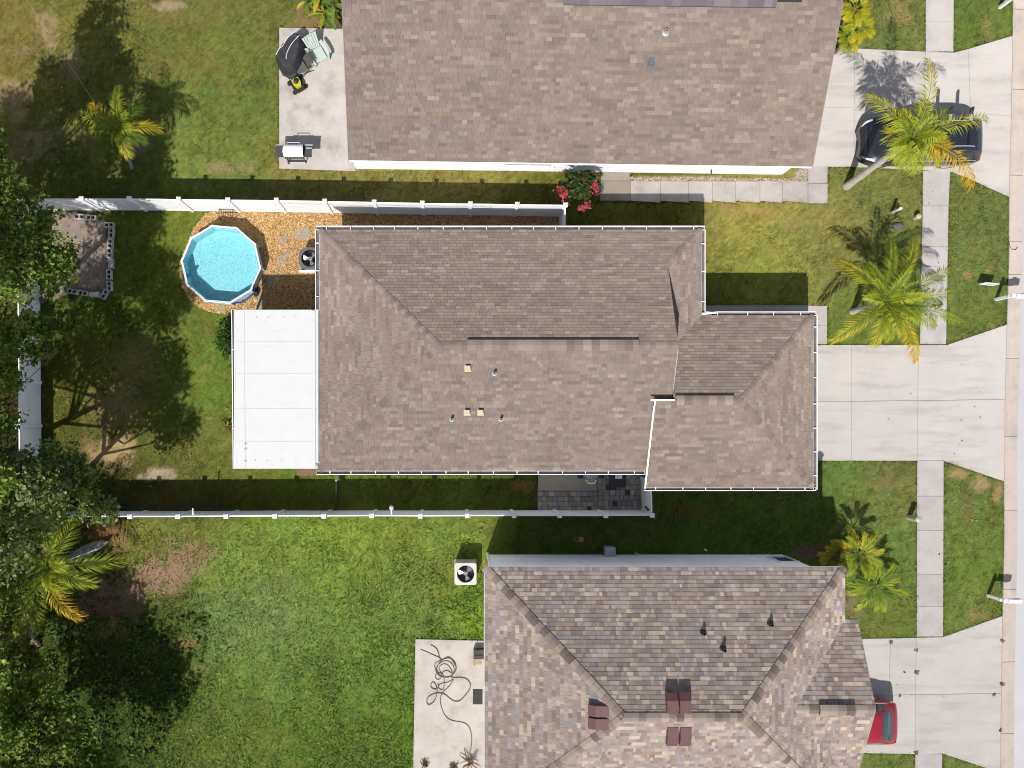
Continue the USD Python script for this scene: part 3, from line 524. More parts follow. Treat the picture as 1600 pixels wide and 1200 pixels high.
wy = .42; wx0 = (W(556, 268)[0] - ux0); wx1 = (W(1222, 277)[0] - ux0)
walls(H2, [Q(wx0, wy, 0)[:2], Q(wx1, wy, 0)[:2], Q(wx1, 2 * HR - wy, 0)[:2], Q(wx0, 2 * HR - wy, 0)[:2]], -.05, ZE - .02, M_STUCCO)
wa, wb = (W(788, 260, .9)[0] - ux0), (W(862, 260, .9)[0] - ux0)
fr = MB(); zb, zt = .82, 2.0; wm = (wa + wb) / 2; yo = wy - .02
for a in (wa, wm, wb): fr.bar(Q(a, yo, zb), Q(a, yo, zt), .07, .09)
for z in (zb, zt): fr.bar(Q(wa - .04, yo - .004, z), Q(wb + .04, yo - .004, z), .10, .08)
wn = emit(H2, 'window', fr, M_WHITE); emit(wn, 'sill', MB().bar(Q(wa - .1, yo - .05, zb - .07), Q(wb + .1, yo - .05, zb - .07), .16, .05), M_WHITE)
for a, b in ((wa + .04, wm - .04), (wm + .04, wb - .04)): emit(wn, 'pane', MB().bar(Q(a, yo + .006, (zb + zt) / 2), Q(b, yo + .006, (zb + zt) / 2), .012, zt - zb - .1), M_GLASS)
zU = lambda p: ZE + .5 * float(np.dot(np.asarray(p)[:2] - e0[:2], up_[:2]))
for px, py, m, r in ((1041, 50, M_STEEL, .06),):
    p = W(px, py, 4.75); pipe_vent(H2, (p[0], p[1], zU(p)), r, .22, m)
p = W(1019.5, 93, 4.5); emit(H2, 'box_vent', MB().box((p[0], p[1], zU(p) + .06), (.17, .22, .12)).box((p[0], p[1], zU(p) + .02), (.26, .32, .03)), mat('blue_grey_metal', (.10, .12, .15), .5, .1, 5, 50, .1))
emit(H2, 'hose_bib', MB().tube([Q((W(1105, 0)[0] - ux0), wy, .6), Q((W(1105, 0)[0] - ux0), wy - .14, .6), Q((W(1105, 0)[0] - ux0), wy - .15, .45)], .025), M_DARK)
emit(H2, 'wall_light', MB().box(Q((W(1137, 0)[0] - ux0), wy - .08, 1.75), (.12, .16, .22)), M_CREAM)
# pebbles beside the wall
pe = MB(); pr = np.random.default_rng(8); x_0, y_0, x_1, y_1 = pebble_m.bounds
for i in range(1500):
    x, y = pr.uniform(x_0, x_1), pr.uniform(y_0, y_1)
    if pebble_m.contains(Point(x, y)):
        m_ = trimesh.creation.icosphere(0, 1.0); v = np.array(m_.vertices) * pr.uniform(.018, .045, 3) * [1, 1, .7]; t = pr.uniform(0, 6)
        R_ = np.array([[math.cos(t), -math.sin(t), 0], [math.sin(t), math.cos(t), 0], [0, 0, 1]]); pe.add(v @ R_.T + [x, y, .02], m_.faces, alb(*[(216, 204, 180), (196, 176, 146), (226, 218, 204), (160, 140, 118)][pr.integers(4)]))
single('pebbles', pe, M_TINTM, 'pale pebble strip between the white wall and the slab walk', 'pebbles', kind='stuff')

# ================= lower house (two storeys, hip)
Z2 = 5.3
H3 = thing('house', 'lower two storey house with multicoloured shingle hip roof', 'house', (7, -9.5, 0))
a0, a1 = W(757, 886, Z2)[0], W(1320, 886, Z2)[0]; b1 = W(757, 886.5, Z2)[1]; PT = .6; rn = 4.33; b0 = b1 - 2 * rn; bm = b1 - rn; z3 = Z2 + PT * rn
A1, A2 = (a0 + rn, bm, z3), (a1 - rn, bm, z3)
wg1 = W(0, 968, Z2)[1]; wgm = -9.62; wrun = wg1 - wgm; wg0 = wgm - wrun; wz = Z2 + .5 * wrun; wx = W(1340, 968, Z2)[0]
# east hip: z = Z2 + PT * (a1 - x); wing north slope: z = Z2 + .5 * (wg1 - y)
xr = a1 - (wz - Z2) / PT
nP = [(a1, b1, Z2), (a0, b1, Z2), A1, A2]; wP = [(a0, b1, Z2), (a0, b0, Z2), A1]; sP = [(a0, b0, Z2), (a1, b0, Z2), A2, A1]
eP = [(a1, b0, Z2), (a1, wg0, Z2), (xr, wgm, wz), (a1, wg1, Z2), (a1, b1, Z2), A2]
wn_ = [(wx, wg1, Z2), (a1, wg1, Z2), (xr, wgm, wz), (wx, wgm, wz)]; ws_ = [(a1, wg0, Z2), (wx, wg0, Z2), (wx, wgm, wz), (xr, wgm, wz)]
sh = []; WB = (.07, .21); rs = np.random.default_rng(33)
for pl, edd, kk in ((nP, (1, 0, 0), 1.5), (wP, (0, 1, 0), 1.5), (sP, (1, 0, 0), 1.5), (eP, (0, 1, 0), 1.5), (wn_, (1, 0, 0), 1.5), (ws_, (1, 0, 0), 1.5)):
    sh += shingle_plane(pl, edd, .15, WB, PAL_B, WT_B, .2, rs, kk=kk, gap=.004)
cp = []
PC = [(164, 148, 138), (178, 162, 150), (150, 134, 124), (134, 120, 112), (186, 172, 160), (170, 156, 148)]
for a, b in (((a0, b1, Z2), A1), ((a1, b1, Z2), A2), ((a0, b0, Z2), A1), ((a1, b0, Z2), A2)): cp += caps(a, b, .14, .24, PC, rs, 1.25)
cp += caps(A1, A2, .14, .24, PC, rs, 1.25) + caps((W(1334, 1110, wz)[0], wgm, wz), (wx, wgm, wz), .14, .24, PC, rs, 1.25) + caps((xr, wgm, wz), (W(1281, 1110, wz)[0], wgm, wz), .14, .24, PC, rs, 1.25)
R3 = roof_emit(H3, [nP, wP, sP, eP, wn_, ws_], sh, cp)
ridge_vent(H3, (W(1280, 1110, wz)[0], wgm, wz), (W(1336, 1110, wz)[0], wgm, wz), .18, PC, rs, 1.2, h=.11)
walls(H3, [(W(758, 868)[0] + .12, W(0, 866.5)[1]), (W(1222, 867)[0], W(0, 866.5)[1]), (W(1222, 867)[0], b0 + .4), (W(758, 868)[0] + .12, b0 + .4)], -.05, Z2 - .02, M_STUCCO_GREY)
sf = MB()
for p, q in (((a0, b1), (a1, b1)), ((a0, b0), (a0, b1)), ((a1, wg1), (a1, b1))): sf.bar((*p, Z2 - .09), (*q, Z2 - .09), .03, .16)
emit(H3, 'fascia', sf, M_WHITE)
emit(H3, 'soffit', MB().prism(Polygon([(a0 + .02, b0), (a1 - .02, b0), (a1 - .02, b1 - .02), (a0 + .02, b1 - .02)]), Z2 - .2, Z2 - .17), M_WHITE)
emit(H3, 'rake_board', MB().bar((wx + .012, wg1, Z2 - .10), (wx + .012, wgm, wz - .10), .022, .14).bar((wx + .012, wg0, Z2 - .10), (wx + .012, wgm, wz - .10), .022, .14), M_TRIM)
emit(H3, 'downspout', MB().tube([(a0 + .10, b1 + .06, Z2 - .1), (a0 + .10, b1 + .0, Z2 - .35), (a0 + .28, W(0, 866)[1] + .05, Z2 - .7), (a0 + .28, W(0, 866)[1] + .05, .05)], .05, 6), M_WHITE)
wyN = W(0, 866.5)[1]
xa, xb = W(1208, 870, 1.2)[0], W(1236, 870, 1.2)[0]
fr = MB(); 
for x in (xa, xb): fr.box((x, wyN + .01, 1.3), (.06, .06, 1.3))
for z in (.65, 1.95): fr.box(((xa + xb) / 2, wyN + .012, z), (xb - xa + .1, .07, .07))
wn3 = emit(H3, 'window', fr, M_WHITE); emit(wn3, 'pane', MB().box(((xa + xb) / 2, wyN + .004, 1.3), (xb - xa - .06, .012, 1.24)), M_GLASS)
M_MAROON = mat('maroon_metal', alb(120, 84, 84), .5, .06, 5, 60, .05)
def zL(x, y): return min(Z2 + PT * (b1 - y), Z2 + PT * (x - a0), Z2 + PT * (a1 - x), Z2 + PT * (y - b0))
def slant_vent(px, py, long_x, label):
    """pair of hooded off-ridge vents on a slope"""
    p = W(px, py, 7.6); z = zL(p[0], p[1]); p = W(px, py, z + .1); z = zL(p[0], p[1])
    g = np.array([(zL(p[0] + .05, p[1]) - zL(p[0] - .05, p[1])) / .1, (zL(p[0], p[1] + .05) - zL(p[0], p[1] - .05)) / .1])
    upx = np.array([*nrm(np.r_[g, 0])[:2], np.linalg.norm(g)]); upx = nrm(upx); sd = nrm(np.cross(upx, [0, 0, 1])); nn = np.cross(sd, upx); nn = nn if nn[2] > 0 else -nn
    for s in (-1, 1):
        c = np.array([p[0], p[1], z]) + sd * s * .205; mb = MB()
        v = []
        for t, h0 in ((-.32, .22), (-.05, .23), (.32, .02)): 
            for e in (-.19, .19): v.append(c + sd * e * .92 + upx * t + nn * h0)
        for t in (-.32, .32):
            for e in (-.19, .19): v.append(c + sd * e + upx * t + nn * (.0 if t > 0 else .08))
        mb.add(v, [[0, 1, 3, 2], [2, 3, 5, 4], [0, 2, 4, 6], [1, 7, 5, 3], [6, 4, 8, 8], [7, 9, 5, 5], [0, 6, 7, 1]])
        emit(H3, 'roof_vent', mb, M_MAROON)
slant_vent(1061, 1103, True, ''); slant_vent(1061, 1148, True, ''); slant_vent(938, 1121, False, '')
for px, py, h in ((1100, 990, .2), (1132, 1016, .24), (1205, 976, .2)):
    y = W(px, py, 6.5)[1]; p = W(px, py, zL(8, y) + .1); pipe_vent(H3, (p[0], p[1], zL(p[0], p[1])), .055, h, M_BLACK)
# ---------------------------------------------------------------- white vinyl fence
FH = 1.80
FN = thing('fence', 'long white vinyl fence between the upper lawn and the back yard', 'fence', (*W2(450, 320, FH), 0))
FS = thing('fence', 'white vinyl fence on the lower side of the back yard, small lamps on it', 'fence', (*W2(500, 806, FH), 0))
FW = thing('fence', 'white vinyl fence at the back under overhanging trees', 'fence', (*W2(28, 560, FH), 0))
def fence(T, pts, first=True, last=True):
    P = [W2(a, b, FH) for a, b in pts]
    for i, p in enumerate(P):
        if (i == 0 and not first) or (i == len(P) - 1 and not last): continue
        pb = MB().box((*p, .93), (.127, .127, 1.9)); cap = MB(); h = .085
        cap.box((*p, 1.895), (.165, .165, .05)).add([(*(p + [-h, -h]), 1.92), (*(p + [h, -h]), 1.92), (*(p + [h, h]), 1.92), (*(p + [-h, h]), 1.92), (*p, 1.97)], [[0, 1, 4], [1, 2, 4], [2, 3, 4], [3, 0, 4]])
        po = emit(T, 'post', pb, M_WHITE); emit(po, 'post_cap', cap, M_WHITE)
    for a, b in zip(P[:-1], P[1:]):
        d = nrm(np.r_[b - a, 0]); L = np.linalg.norm(b - a); a3 = np.r_[a, 0] + d * .066; b3 = np.r_[b, 0] - d * .066; n = max(1, int(round((L - .13) / .152)))
        pm = MB(); R = np.stack([d, np.cross([0, 0, 1], d), [0, 0, 1]], 1)
        for k in range(n):
            c = a3 + (b3 - a3) * (k + .5) / n; w = np.linalg.norm(b3 - a3) / n - .004
            pm.box(c + [0, 0, .9], (w, .024, 1.62), R=R)
        pm.box((a3 + b3) / 2 + [0, 0, .9], (np.linalg.norm(b3 - a3), .016, 1.6), R=R)
        emit(T, 'panel', pm, M_WHITE)
        for z, hh in ((1.745, .10), (.10, .14)): emit(T, 'rail', MB().box((a3 + b3) / 2 + [0, 0, z], (np.linalg.norm(b3 - a3), .045, hh), R=R), M_WHITE)
fence(FN, [(27, 311), (51, 311), (128.5, 311), (203, 311), (280, 312), (357, 313), (432.5, 313.5), (508, 315), (585, 316.5), (660, 318), (735, 319), (808, 320), (883, 321)])
e_ = W2(883, 321, FH); fe = [(883, 321), tuple(np.array([883 - .0, 372]))]; fence(FN, fe, first=False)
fence(FS, [(31, 808), (54, 807.5), (129, 807), (204, 807), (279, 807), (354, 806.5), (430, 806), (506.5, 806), (581, 805.5), (657, 806), (730, 805.5), (803, 805.5), (874, 805.5), (946, 805.5), (1018.5, 805)])
fence(FS, [(1018.5, 805), (1017.5, 752)], first=False)
yy = list(np.linspace(311, 808, 8)); fence(FW, [(27 + (y - 311) * .008, y) for y in yy], first=False, last=False)
# gate hardware on the inside of the lower gate
gp = W(1012, 790, 1.2); emit(FS, 'gate_latch', MB().box(W(1010.5, 797.5, 1.0) + [-.03, .12, 0], (.05, .09, .22)).box(W(1014, 800, 1.55) + [-.04, .10, 0], (.05, .09, .16)), M_BLACK)
# lamps on the lower fence
for px, lb in ((612, 'small white lamp on an arm above the lower fence'), (302.5, 'small white lamp post on the lower fence near the trees')):
    T = thing('fence_lamp', lb, 'lamp', W(px, 804, FH) * [1, 1, 0] + [0, 0, 1.8], group=None); p = W(px, 804, FH)
    emit(T, 'arm', MB().tube([p + [0, 0, -.05], p + [0, .02, .08], p + [0, .26, .12]], .028, 8), M_WHITE)
    if px > 400: emit(T, 'lamp_head', MB().lathe([(.0, .0), (.085, .0), (.095, .03), (.06, .07), (0, .08)], p + [0, .27, .08], 16), M_GREY)
# garland cord along the upper fence
M_CORD = mat('pale_green_cord', alb(190, 214, 200), .6, .1)
pts = []; ax = [425, 436, 480, 510, 540, 570, 590, 640, 665, 700, 735, 765, 772]; az = [1.40, 1.64, 1.60, 1.58, 1.45, 1.36, 1.62, 1.48, 1.62, 1.50, 1.62, 1.58, 1.2]
for i, (a, z) in enumerate(zip(np.interp(np.linspace(0, 12, 60), range(13), ax), np.interp(np.linspace(0, 12, 60), range(13), az))): p = W(a, float(np.interp(a, [280, 883], [312, 321])), FH); pts.append((p[0], p[1] - .05, z))
single('garland_cord', MB().tube(pts, .008, 5), M_CORD, 'thin pale green cord strung along the inside of the upper fence', 'cord')
for px, py, z, c, r, lb in ((41, 472, 1.0, (120, 24, 50), .11, 'round dark red plaque hung on the back fence'), (38, 556, 1.2, (120, 190, 190), .10, 'round pale teal plaque hung on the back fence'), (38, 683, 1.1, (60, 130, 160), .10, 'round blue plaque hung on the back fence near the big tree')):
    x = W(28, py, FH)[0] + .04; y = W(px, py, z)[1]; single('plaque', MB().cyl((x, y, z), r, .02, 18, axis=0), mat('plaque_%d' % c[0], alb(*c), .4, .1, 20), lb, 'plaque')
# low dark gate across the side yard
T = thing('side_gate', 'low black metal gate across the narrow side yard', 'gate', W(525, 776))
a, b = W(525.5, 752, .9), W(524.5, 797, .9); gm_ = MB(); gm_.bar(a, b, .035, .05)
emit(T, 'top_rail', gm_, M_BLACK); emit(T, 'bottom_rail', MB().bar(a * [1, 1, 0] + [0, 0, .12], b * [1, 1, 0] + [0, 0, .12], .03, .04), M_BLACK)
for t in np.linspace(0, 1, 10): p = a + (b - a) * t; emit(T, 'bar', MB().box((p[0], p[1], .48), (.018, .018, .84)), M_BLACK)
emit(T, 'post', MB().box((a[0], a[1] + .04, .5), (.06, .06, 1.02)), M_GREY)

# ---------------------------------------------------------------- cinder block bed
BLK = stage.CreateClassPrim('/block_class'); BASE['/block_class'] = np.zeros(3)
def block_mesh():
    P = sbox(-.2, -.1, .2, .1); holes = [sbox(-.165, -.065, -.02, .065), sbox(.02, -.065, .165, .065)]
    P = Polygon(P.exterior.coords, [list(h.exterior.coords)[::-1] for h in holes]); m = MB().prism(P, 0, .2); return m
pm = emit('/block_class', 'block', block_mesh(), M_BLOCK)
BL = [(123.5, 338, 0, 'first block of the pair by the upper fence, nearest the trees'), (141.5, 339.5, 0, 'second block of the pair by the upper fence, nearest the right column'), (169.5, 351, 0, 'crosswise block at the head of the right column'),
      (173, 363.5, 90, 'block directly below the crosswise head block'), (171.5, 380, 91, 'third block of the right column'), (170.5, 395, 89, 'fourth block of the right column'), (172.5, 411.5, 'flat', 'block lying on its side in the right column, holes hidden'),
      (169.5, 428.5, 88, 'block just below the one lying on its side'), (170, 446.5, 90, 'lowest block of the right column'), (162.5, 459.5, 60, 'tilted corner block at the bottom right of the sand bed'), (147, 460, 'flat', 'pale block on its side in the bottom row beside the corner'), (128.5, 457.5, -8, 'bottom row block with dark holes, second from the corner row end'), (112, 455, -10, 'bottom row block nearest the back fence')]
rb = random.Random(4)
for px, py, a, lb in BL:
    if a == 'flat':
        x, y = W2(px, py, .2); pth = newname('/World', 'cinder_block'); X = UsdGeom.Xform.Define(stage, pth); X.AddTranslateOp().Set(Gf.Vec3d(x + .1 - .1, y, .1)); rz = 92 if px > 165 else 4
        X.AddRotateZOp().Set(rz); X.AddRotateXOp().Set(90.0); X.AddTranslateOp(UsdGeom.XformOp.PrecisionDouble, 'off').Set(Gf.Vec3d(0, 0, -.1)); X.GetPrim().GetReferences().AddInternalReference('/block_class'); X.GetPrim().SetInstanceable(True); setdata(X.GetPrim(), 'grey cinder block, ' + lb, 'cinder block', 'cinder blocks edging the sand bed')
    else: copy_of('/block_class', 'cinder_block', (*W2(px, py, .2), .0), math.radians(a + rb.uniform(-3, 3)), 'grey cinder block, ' + lb, 'cinder blocks edging the sand bed', 'cinder block')

# ---------------------------------------------------------------- pavers, stepping stones, chips
PV = thing('paver_patio', 'small patio of mixed grey and tan pavers between house and fence', 'patio', (*W2(920, 782), 0), kind='structure'); prg = np.random.default_rng(5)
pc = [(176, 170, 174), (164, 158, 156), (188, 178, 166), (196, 182, 164), (154, 150, 156), (182, 168, 164), (204, 192, 180), (170, 162, 148)]
def pave(xa, ya, xb, yb, rows, wmin, wmax):
    for r in range(rows):
        p0, p1 = ya + (yb - ya) * r / rows, ya + (yb - ya) * (r + 1) / rows; x = xa
        while x < xb - 2:
            w = min(prg.uniform(wmin, wmax), xb - x); w = xb - x if xb - x - w < 3 else w; dk = prg.random() < .06
            P = Polygon(poly_px([(x, p0), (x + w, p0), (x + w, p1), (x, p1)])).buffer(-.006, join_style='mitre'); c = (96, 90, 92) if dk else pc[prg.integers(len(pc))]
            emit(PV, 'paver', MB(alb(*c, k=prg.uniform(.92, 1.08))).prism(P, -.03, .045 + prg.uniform(-.003, .003), bevel=.007), M_TINTM); x += w
pave(840, 767.5, 932.5, 799, 4, 6, 10); pave(933, 740, 1003, 799, 7, 6, 10)
M_FLAG = mat('flagstone', alb(184, 176, 166), .9, .15, 5, 50, .15, bump=.008, bscale=30)
for pts, lb in (([(458, 364), (466, 359), (474, 354), (481, 357), (486, 364), (482, 372), (470, 375), (460, 371)], 'largest pale flagstone, near the corner of the roof'), ([(437, 371), (446, 367), (450, 376), (447, 381), (437, 379)], 'smallest faint flagstone, left of the largest one'),
                ([(433, 409), (446, 394), (453, 388), (452, 400), (441, 415), (435, 414)], 'long slanting flagstone between the pool and the condenser'), ([(420, 428), (432, 427), (430, 440), (421, 446)], 'shaded flagstone at the edge of the lanai shadow'), ([(405, 455), (412, 462), (416, 474), (408, 486), (402, 476)], 'shaded flagstone beside the pool, next to the lanai'), ([(340, 477), (352, 478), (352, 485), (341, 484)], 'small flagstone below the pool')):
    single('flagstone', MB().prism(poly_px(pts), -.03, .035, bevel=.008), M_FLAG, lb, 'stepping stone', group='flagstones laid in the wood chips')
ch = MB(); cr = np.random.default_rng(14); x_0, y_0, x_1, y_1 = gravel_m.bounds
X_ = cr.uniform(x_0, x_1, 90000); Y_ = cr.uniform(y_0, y_1, 90000); ok = shapely.contains_xy(gravel_m.buffer(.05), X_, Y_); X_, Y_ = X_[ok], Y_[ok]; n = len(X_)
t = cr.uniform(0, 6.28, n); l = cr.uniform(.018, .05, n); w_ = cr.uniform(.01, .024, n); tilt = cr.normal(0, .35, (n, 2)); z = cr.uniform(.006, .028, n)
dx, dy = np.cos(t), np.sin(t); quad = []
for sl, sw in ((-1, -1), (1, -1), (1, 1), (-1, 1)):
    ox = dx * l * sl - dy * w_ * sw; oy = dy * l * sl + dx * w_ * sw; quad.append(np.stack([X_ + ox, Y_ + oy, z + sl * l * tilt[:, 0] + sw * w_ * tilt[:, 1] + .004], -1))
V = np.stack(quad, 1).reshape(-1, 3); b_ = np.arange(n) * 4; Fq = np.stack([b_, b_ + 1, b_ + 2, b_ + 3], -1)
cc = np.array([alb(*c) for c in [(250, 214, 152), (240, 194, 128), (228, 174, 106), (252, 226, 176), (206, 148, 88), (176, 128, 82), (246, 204, 140)]])[cr.integers(0, 7, n)] * cr.uniform(.85, 1.15, (n, 1))
ch.add(V, Fq, np.repeat(cc, 4, 0)); single('wood_chips', ch, M_TINTM, 'golden wood chip mulch around the pool and along the fence', 'mulch', kind='stuff')
# ---------------------------------------------------------------- above ground pool
PZ = .74; pcx = W(345.2, 413, PZ); T = thing('pool', 'round above ground frame pool with pale blue water', 'pool', (pcx[0], pcx[1], 0)); pr_ = 1.585
ang = [math.radians(a) for a in (-5, 31, 67, 103, 139, 175, 211, 247, 283, 319)]
rim = [np.array([pcx[0] + pr_ * math.cos(a), pcx[1] + pr_ * math.sin(a), PZ]) for a in ang]
M_RIM = mat('pale_blue_rim', alb(240, 246, 250, k=1.3), .4, .04)
M_POOLW = mat('pool_liner_outside', alb(186, 226, 240, k=1.3), .45, .05, 3, 40, .04)
M_POOLI = usdkit.material(stage, '/World/Looks/pool_liner', {'g': ('geometry', {}), 'v': ('voronoi_texture', {'scale': 34.0}), 'r': ('rgb_ramp', {'ramp': [(0, tuple(alb(122, 188, 208, k=1.2))), (.2, tuple(alb(164, 222, 234, k=1.3))), (.8, tuple(alb(180, 230, 238, k=1.35))), (1, tuple(alb(198, 236, 242, k=1.35)))]}),
    's': ('separate_color', {}), 'p': ('principled_bsdf', {'roughness': .5})}, [('g.position', 'v.vector'), ('v.color', 's.color'), ('s.r', 'r.fac'), ('r.color', 'p.base_color')], surface='p.BSDF')
LOOKS['pool_liner'] = M_POOLI
def ring(r, z): return [(pcx[0] + r * math.cos(a), pcx[1] + r * math.sin(a), z) for a in ang]
mb = MB(); v = ring(pr_ * .985, .0) + ring(pr_ * .985, PZ - .01); mb.add(v, [[i, (i + 1) % 10, 10 + (i + 1) % 10, 10 + i] for i in range(10)]); emit(T, 'outer_wall', mb, M_POOLW)
mb = MB(); v = ring(pr_ * .955, .06) + ring(pr_ * .955, PZ - .01) + [(pcx[0], pcx[1], .06)]; mb.add(v[:20], [[i, 10 + i, 10 + (i + 1) % 10, (i + 1) % 10] for i in range(10)]); mb.add(ring(pr_ * .956, .06) + [(pcx[0], pcx[1], .06)], [[i, (i + 1) % 10, 10] for i in range(10)]); emit(T, 'liner', mb, M_POOLI)
for i in range(10):
    q0, q1 = rim[i], rim[(i + 1) % 10]; ctr = np.array([pcx[0], pcx[1], PZ]); emit(T, 'top_rail', MB().poly3([q0, q1, ctr + (q1 - ctr) * .962, ctr + (q0 - ctr) * .962] , .012), M_RIM)
    emit(T, 'rim_tube', MB().tube([rim[i], rim[(i + 1) % 10]], .019, 8), M_RIM, True)
    c = rim[i]; o = nrm(c - [pcx[0], pcx[1], PZ]); leg = emit(T, 'leg', MB().tube([c + [0, 0, .0], c * [1, 1, 0] + o * .02 + [0, 0, .02]], .024, 7), M_WHITE)
    emit(T, 'corner_joint', MB().tube([c + nrm(rim[i - 1] - c) * .13, c + [0, 0, .004], c + nrm(rim[(i + 1) % 10] - c) * .13], .028, 8), M_WHITE)
M_WATER = usdkit.material(stage, '/World/Looks/pool_water', {'g': ('geometry', {}), 'n': ('noise_texture', {'scale': 5.0, 'detail': 3.0}), 'b': ('bump', {'strength': .4, 'distance': .004}), 'f': ('fresnel', {'IOR': 1.33}), 't': ('transparent_bsdf', {'color': (.80, .96, .975)}), 'gl': ('glossy_bsdf', {'roughness': .02, 'color': (1, 1, 1)}), 'm': ('mix_closure', {})},
    [('g.position', 'n.vector'), ('n.fac', 'b.height'), ('b.normal', 'gl.normal'), ('f.fac', 'm.fac'), ('t.BSDF', 'm.closure1'), ('gl.BSDF', 'm.closure2')], surface='m.closure')
wv = [(pcx[0] + r * pr_ * .952 * math.cos(a), pcx[1] + r * pr_ * .952 * math.sin(a), .58) for r in (1,) for a in ang] + [(pcx[0], pcx[1], .58)]
emit(T, 'water', MB().add(wv, [[i, (i + 1) % 10, 10] for i in range(10)]), M_WATER)
fl = MB(); frr = np.random.default_rng(6)
for i in range(60):
    a, r = frr.uniform(0, 6.28), pr_ * .9 * math.sqrt(frr.random()); c = np.array([pcx[0] + r * math.cos(a), pcx[1] + r * math.sin(a), .586]); t = frr.uniform(0, 6.28); l = frr.uniform(.015, .035)
    d = np.array([math.cos(t), math.sin(t), 0]) * l; e = np.array([-math.sin(t), math.cos(t), 0]) * l * .4; fl.add([c - d, c + e, c + d, c - e], [[0, 1, 2, 3]])
single('floating_leaves', fl, mat('dead_leaf', alb(96, 74, 40), .8), 'tiny dead leaves floating on the pool water', 'leaves', kind='stuff')
M_BLUE = mat('blue_plastic', alb(30, 90, 180), .4)
c = W(292.5, 431, .62); single('pool_toy', MB().ball(c, (.11, .085, .06)).ball(c + [.09, .05, .05], (.06, .05, .05)), M_BLUE, 'small blue toy floating at the left edge of the pool', 'toy', True)
T = thing('pool_pump', 'small dark pump with hoses outside the pool wall', 'pump', W(401, 460)); c = W(401, 460)
emit(T, 'pump_body', MB().cyl(c + [0, 0, .18], .10, .30).cyl(c + [.02, .14, .1], .07, .2, axis=1), M_BLACK); emit(T, 'hose', MB().tube([c + [0, 0, .3], c + [-.05, .12, .45], W(397, 447, .5)], .03), M_BLUE); emit(T, 'hose', MB().tube([c + [-.1, 0, .12], W(380, 472, .12), W(364, 474, .4)], .03), M_BLUE)
T = thing('metal_stool', 'small rusty brown metal stool between pool and upper fence', 'stool', W(357, 337)); c = W(357, 337)
M_RUST = mat('rusty_brown_metal', alb(104, 70, 58), .6, .2)
for dx_ in (-.27, .27): 
    for dy_ in (-.15, .15): emit(T, 'leg', MB().tube([c + [dx_ * 1.1, dy_ * 1.2, 0], c + [dx_, dy_, .42]], .014, 6), M_RUST)
tp = MB()
for k in range(7): tp.box(c + [-.27 + .09 * k, 0, .43], (.02, .32, .014))
for dy_ in (-.16, .16): tp.box(c + [0, dy_, .43], (.58, .024, .02))
emit(T, 'seat', tp, M_RUST)

# ---------------------------------------------------------------- condensers
def condenser(px, py, ztop, size, rad, body, label, mtop, chamf=None):
    c = W(px, py, ztop); c[2] = 0; T = thing('condenser', label, 'air conditioner', c); h = size / 2
    P = sbox(-h, -h, h, h).buffer(-rad).buffer(rad, quad_segs=5); O = lambda P_: shapely.affinity.translate(P_, c[0], c[1])
    emit(T, 'base_pad', MB(alb(205, 200, 192)).prism(O(sbox(-h - .02, -h - .02, h + .02, h + .02)), -.05, .07), M_CONC)
    emit(T, 'cabinet', MB().prism(O(P.buffer(-.02).difference(P.buffer(-.05))), .07, ztop - .05), body)
    hole = Point(0, 0).buffer(h * .79, quad_segs=16); emit(T, 'top_panel', MB().prism(O(Polygon(P.exterior.coords, [list(hole.exterior.coords)[::-1]])), ztop - .06, ztop), mtop)
    emit(T, 'coil_floor', MB().cyl(c + [0, 0, ztop - .38], h * .86, .02, 24), M_BLACK)
    emit(T, 'fan_shroud', MB().lathe([(h * .80, ztop - .36), (h * .79, ztop - .02)], c, 24), M_BLACK)
    emit(T, 'fan_hub', MB().cyl(c + [0, 0, ztop - .14], h * .18, .08, 14), M_GREY)
    for k in range(3):
        t0 = .9 + k * 2.094; v = []
        for r in (h * .15, h * .72):
            for dt, dz in ((-.38, .03), (.38, -.05)): v.append(c + [r * math.cos(t0 + dt * (1 if r > h * .3 else 1.3)), r * math.sin(t0 + dt * (1 if r > h * .3 else 1.3)), ztop - .13 + dz])
        emit(T, 'fan_blade', MB().add(v, [[0, 1, 3, 2]]), mat('fan_blade_metal', (.45, .47, .5), .3, .05, metal=.6))
    gd = MB()
    for r in np.linspace(h * .2, h * .78, 5): 
        g = np.linspace(0, 2 * np.pi, 33); gd.tube(np.stack([c[0] + r * np.cos(g), c[1] + r * np.sin(g), np.full(33, ztop + .004)], -1), .0035, 4, cap=False)
    for t in np.arange(4) * np.pi / 4: gd.tube([c + [h * .8 * math.cos(t), h * .8 * math.sin(t), ztop + .006], c - [h * .8 * math.cos(t), h * .8 * math.sin(t), -ztop - .006]], .004, 4)
    emit(T, 'fan_guard', gd, M_DARK); return T
condenser(727.5, 897, .95, .86, .09, mat('beige_cabinet', alb(222, 214, 200), .5, .05), 'square white condenser with a three blade fan on the lower lawn', mat('offwhite_top', alb(240, 234, 226), .45, .03))
condenser(484, 403.5, .72, .86, .28, M_GREY, 'grey rounded condenser half hidden under the roof edge by the wood chips', mat('grey_top', alb(120, 122, 124), .5, .05))
c = W(484, 426); single('white_board', MB().box(c + [0, 0, .22], (.74, .05, .44)), M_WHITE, 'low white board standing beside the grey condenser', 'board')

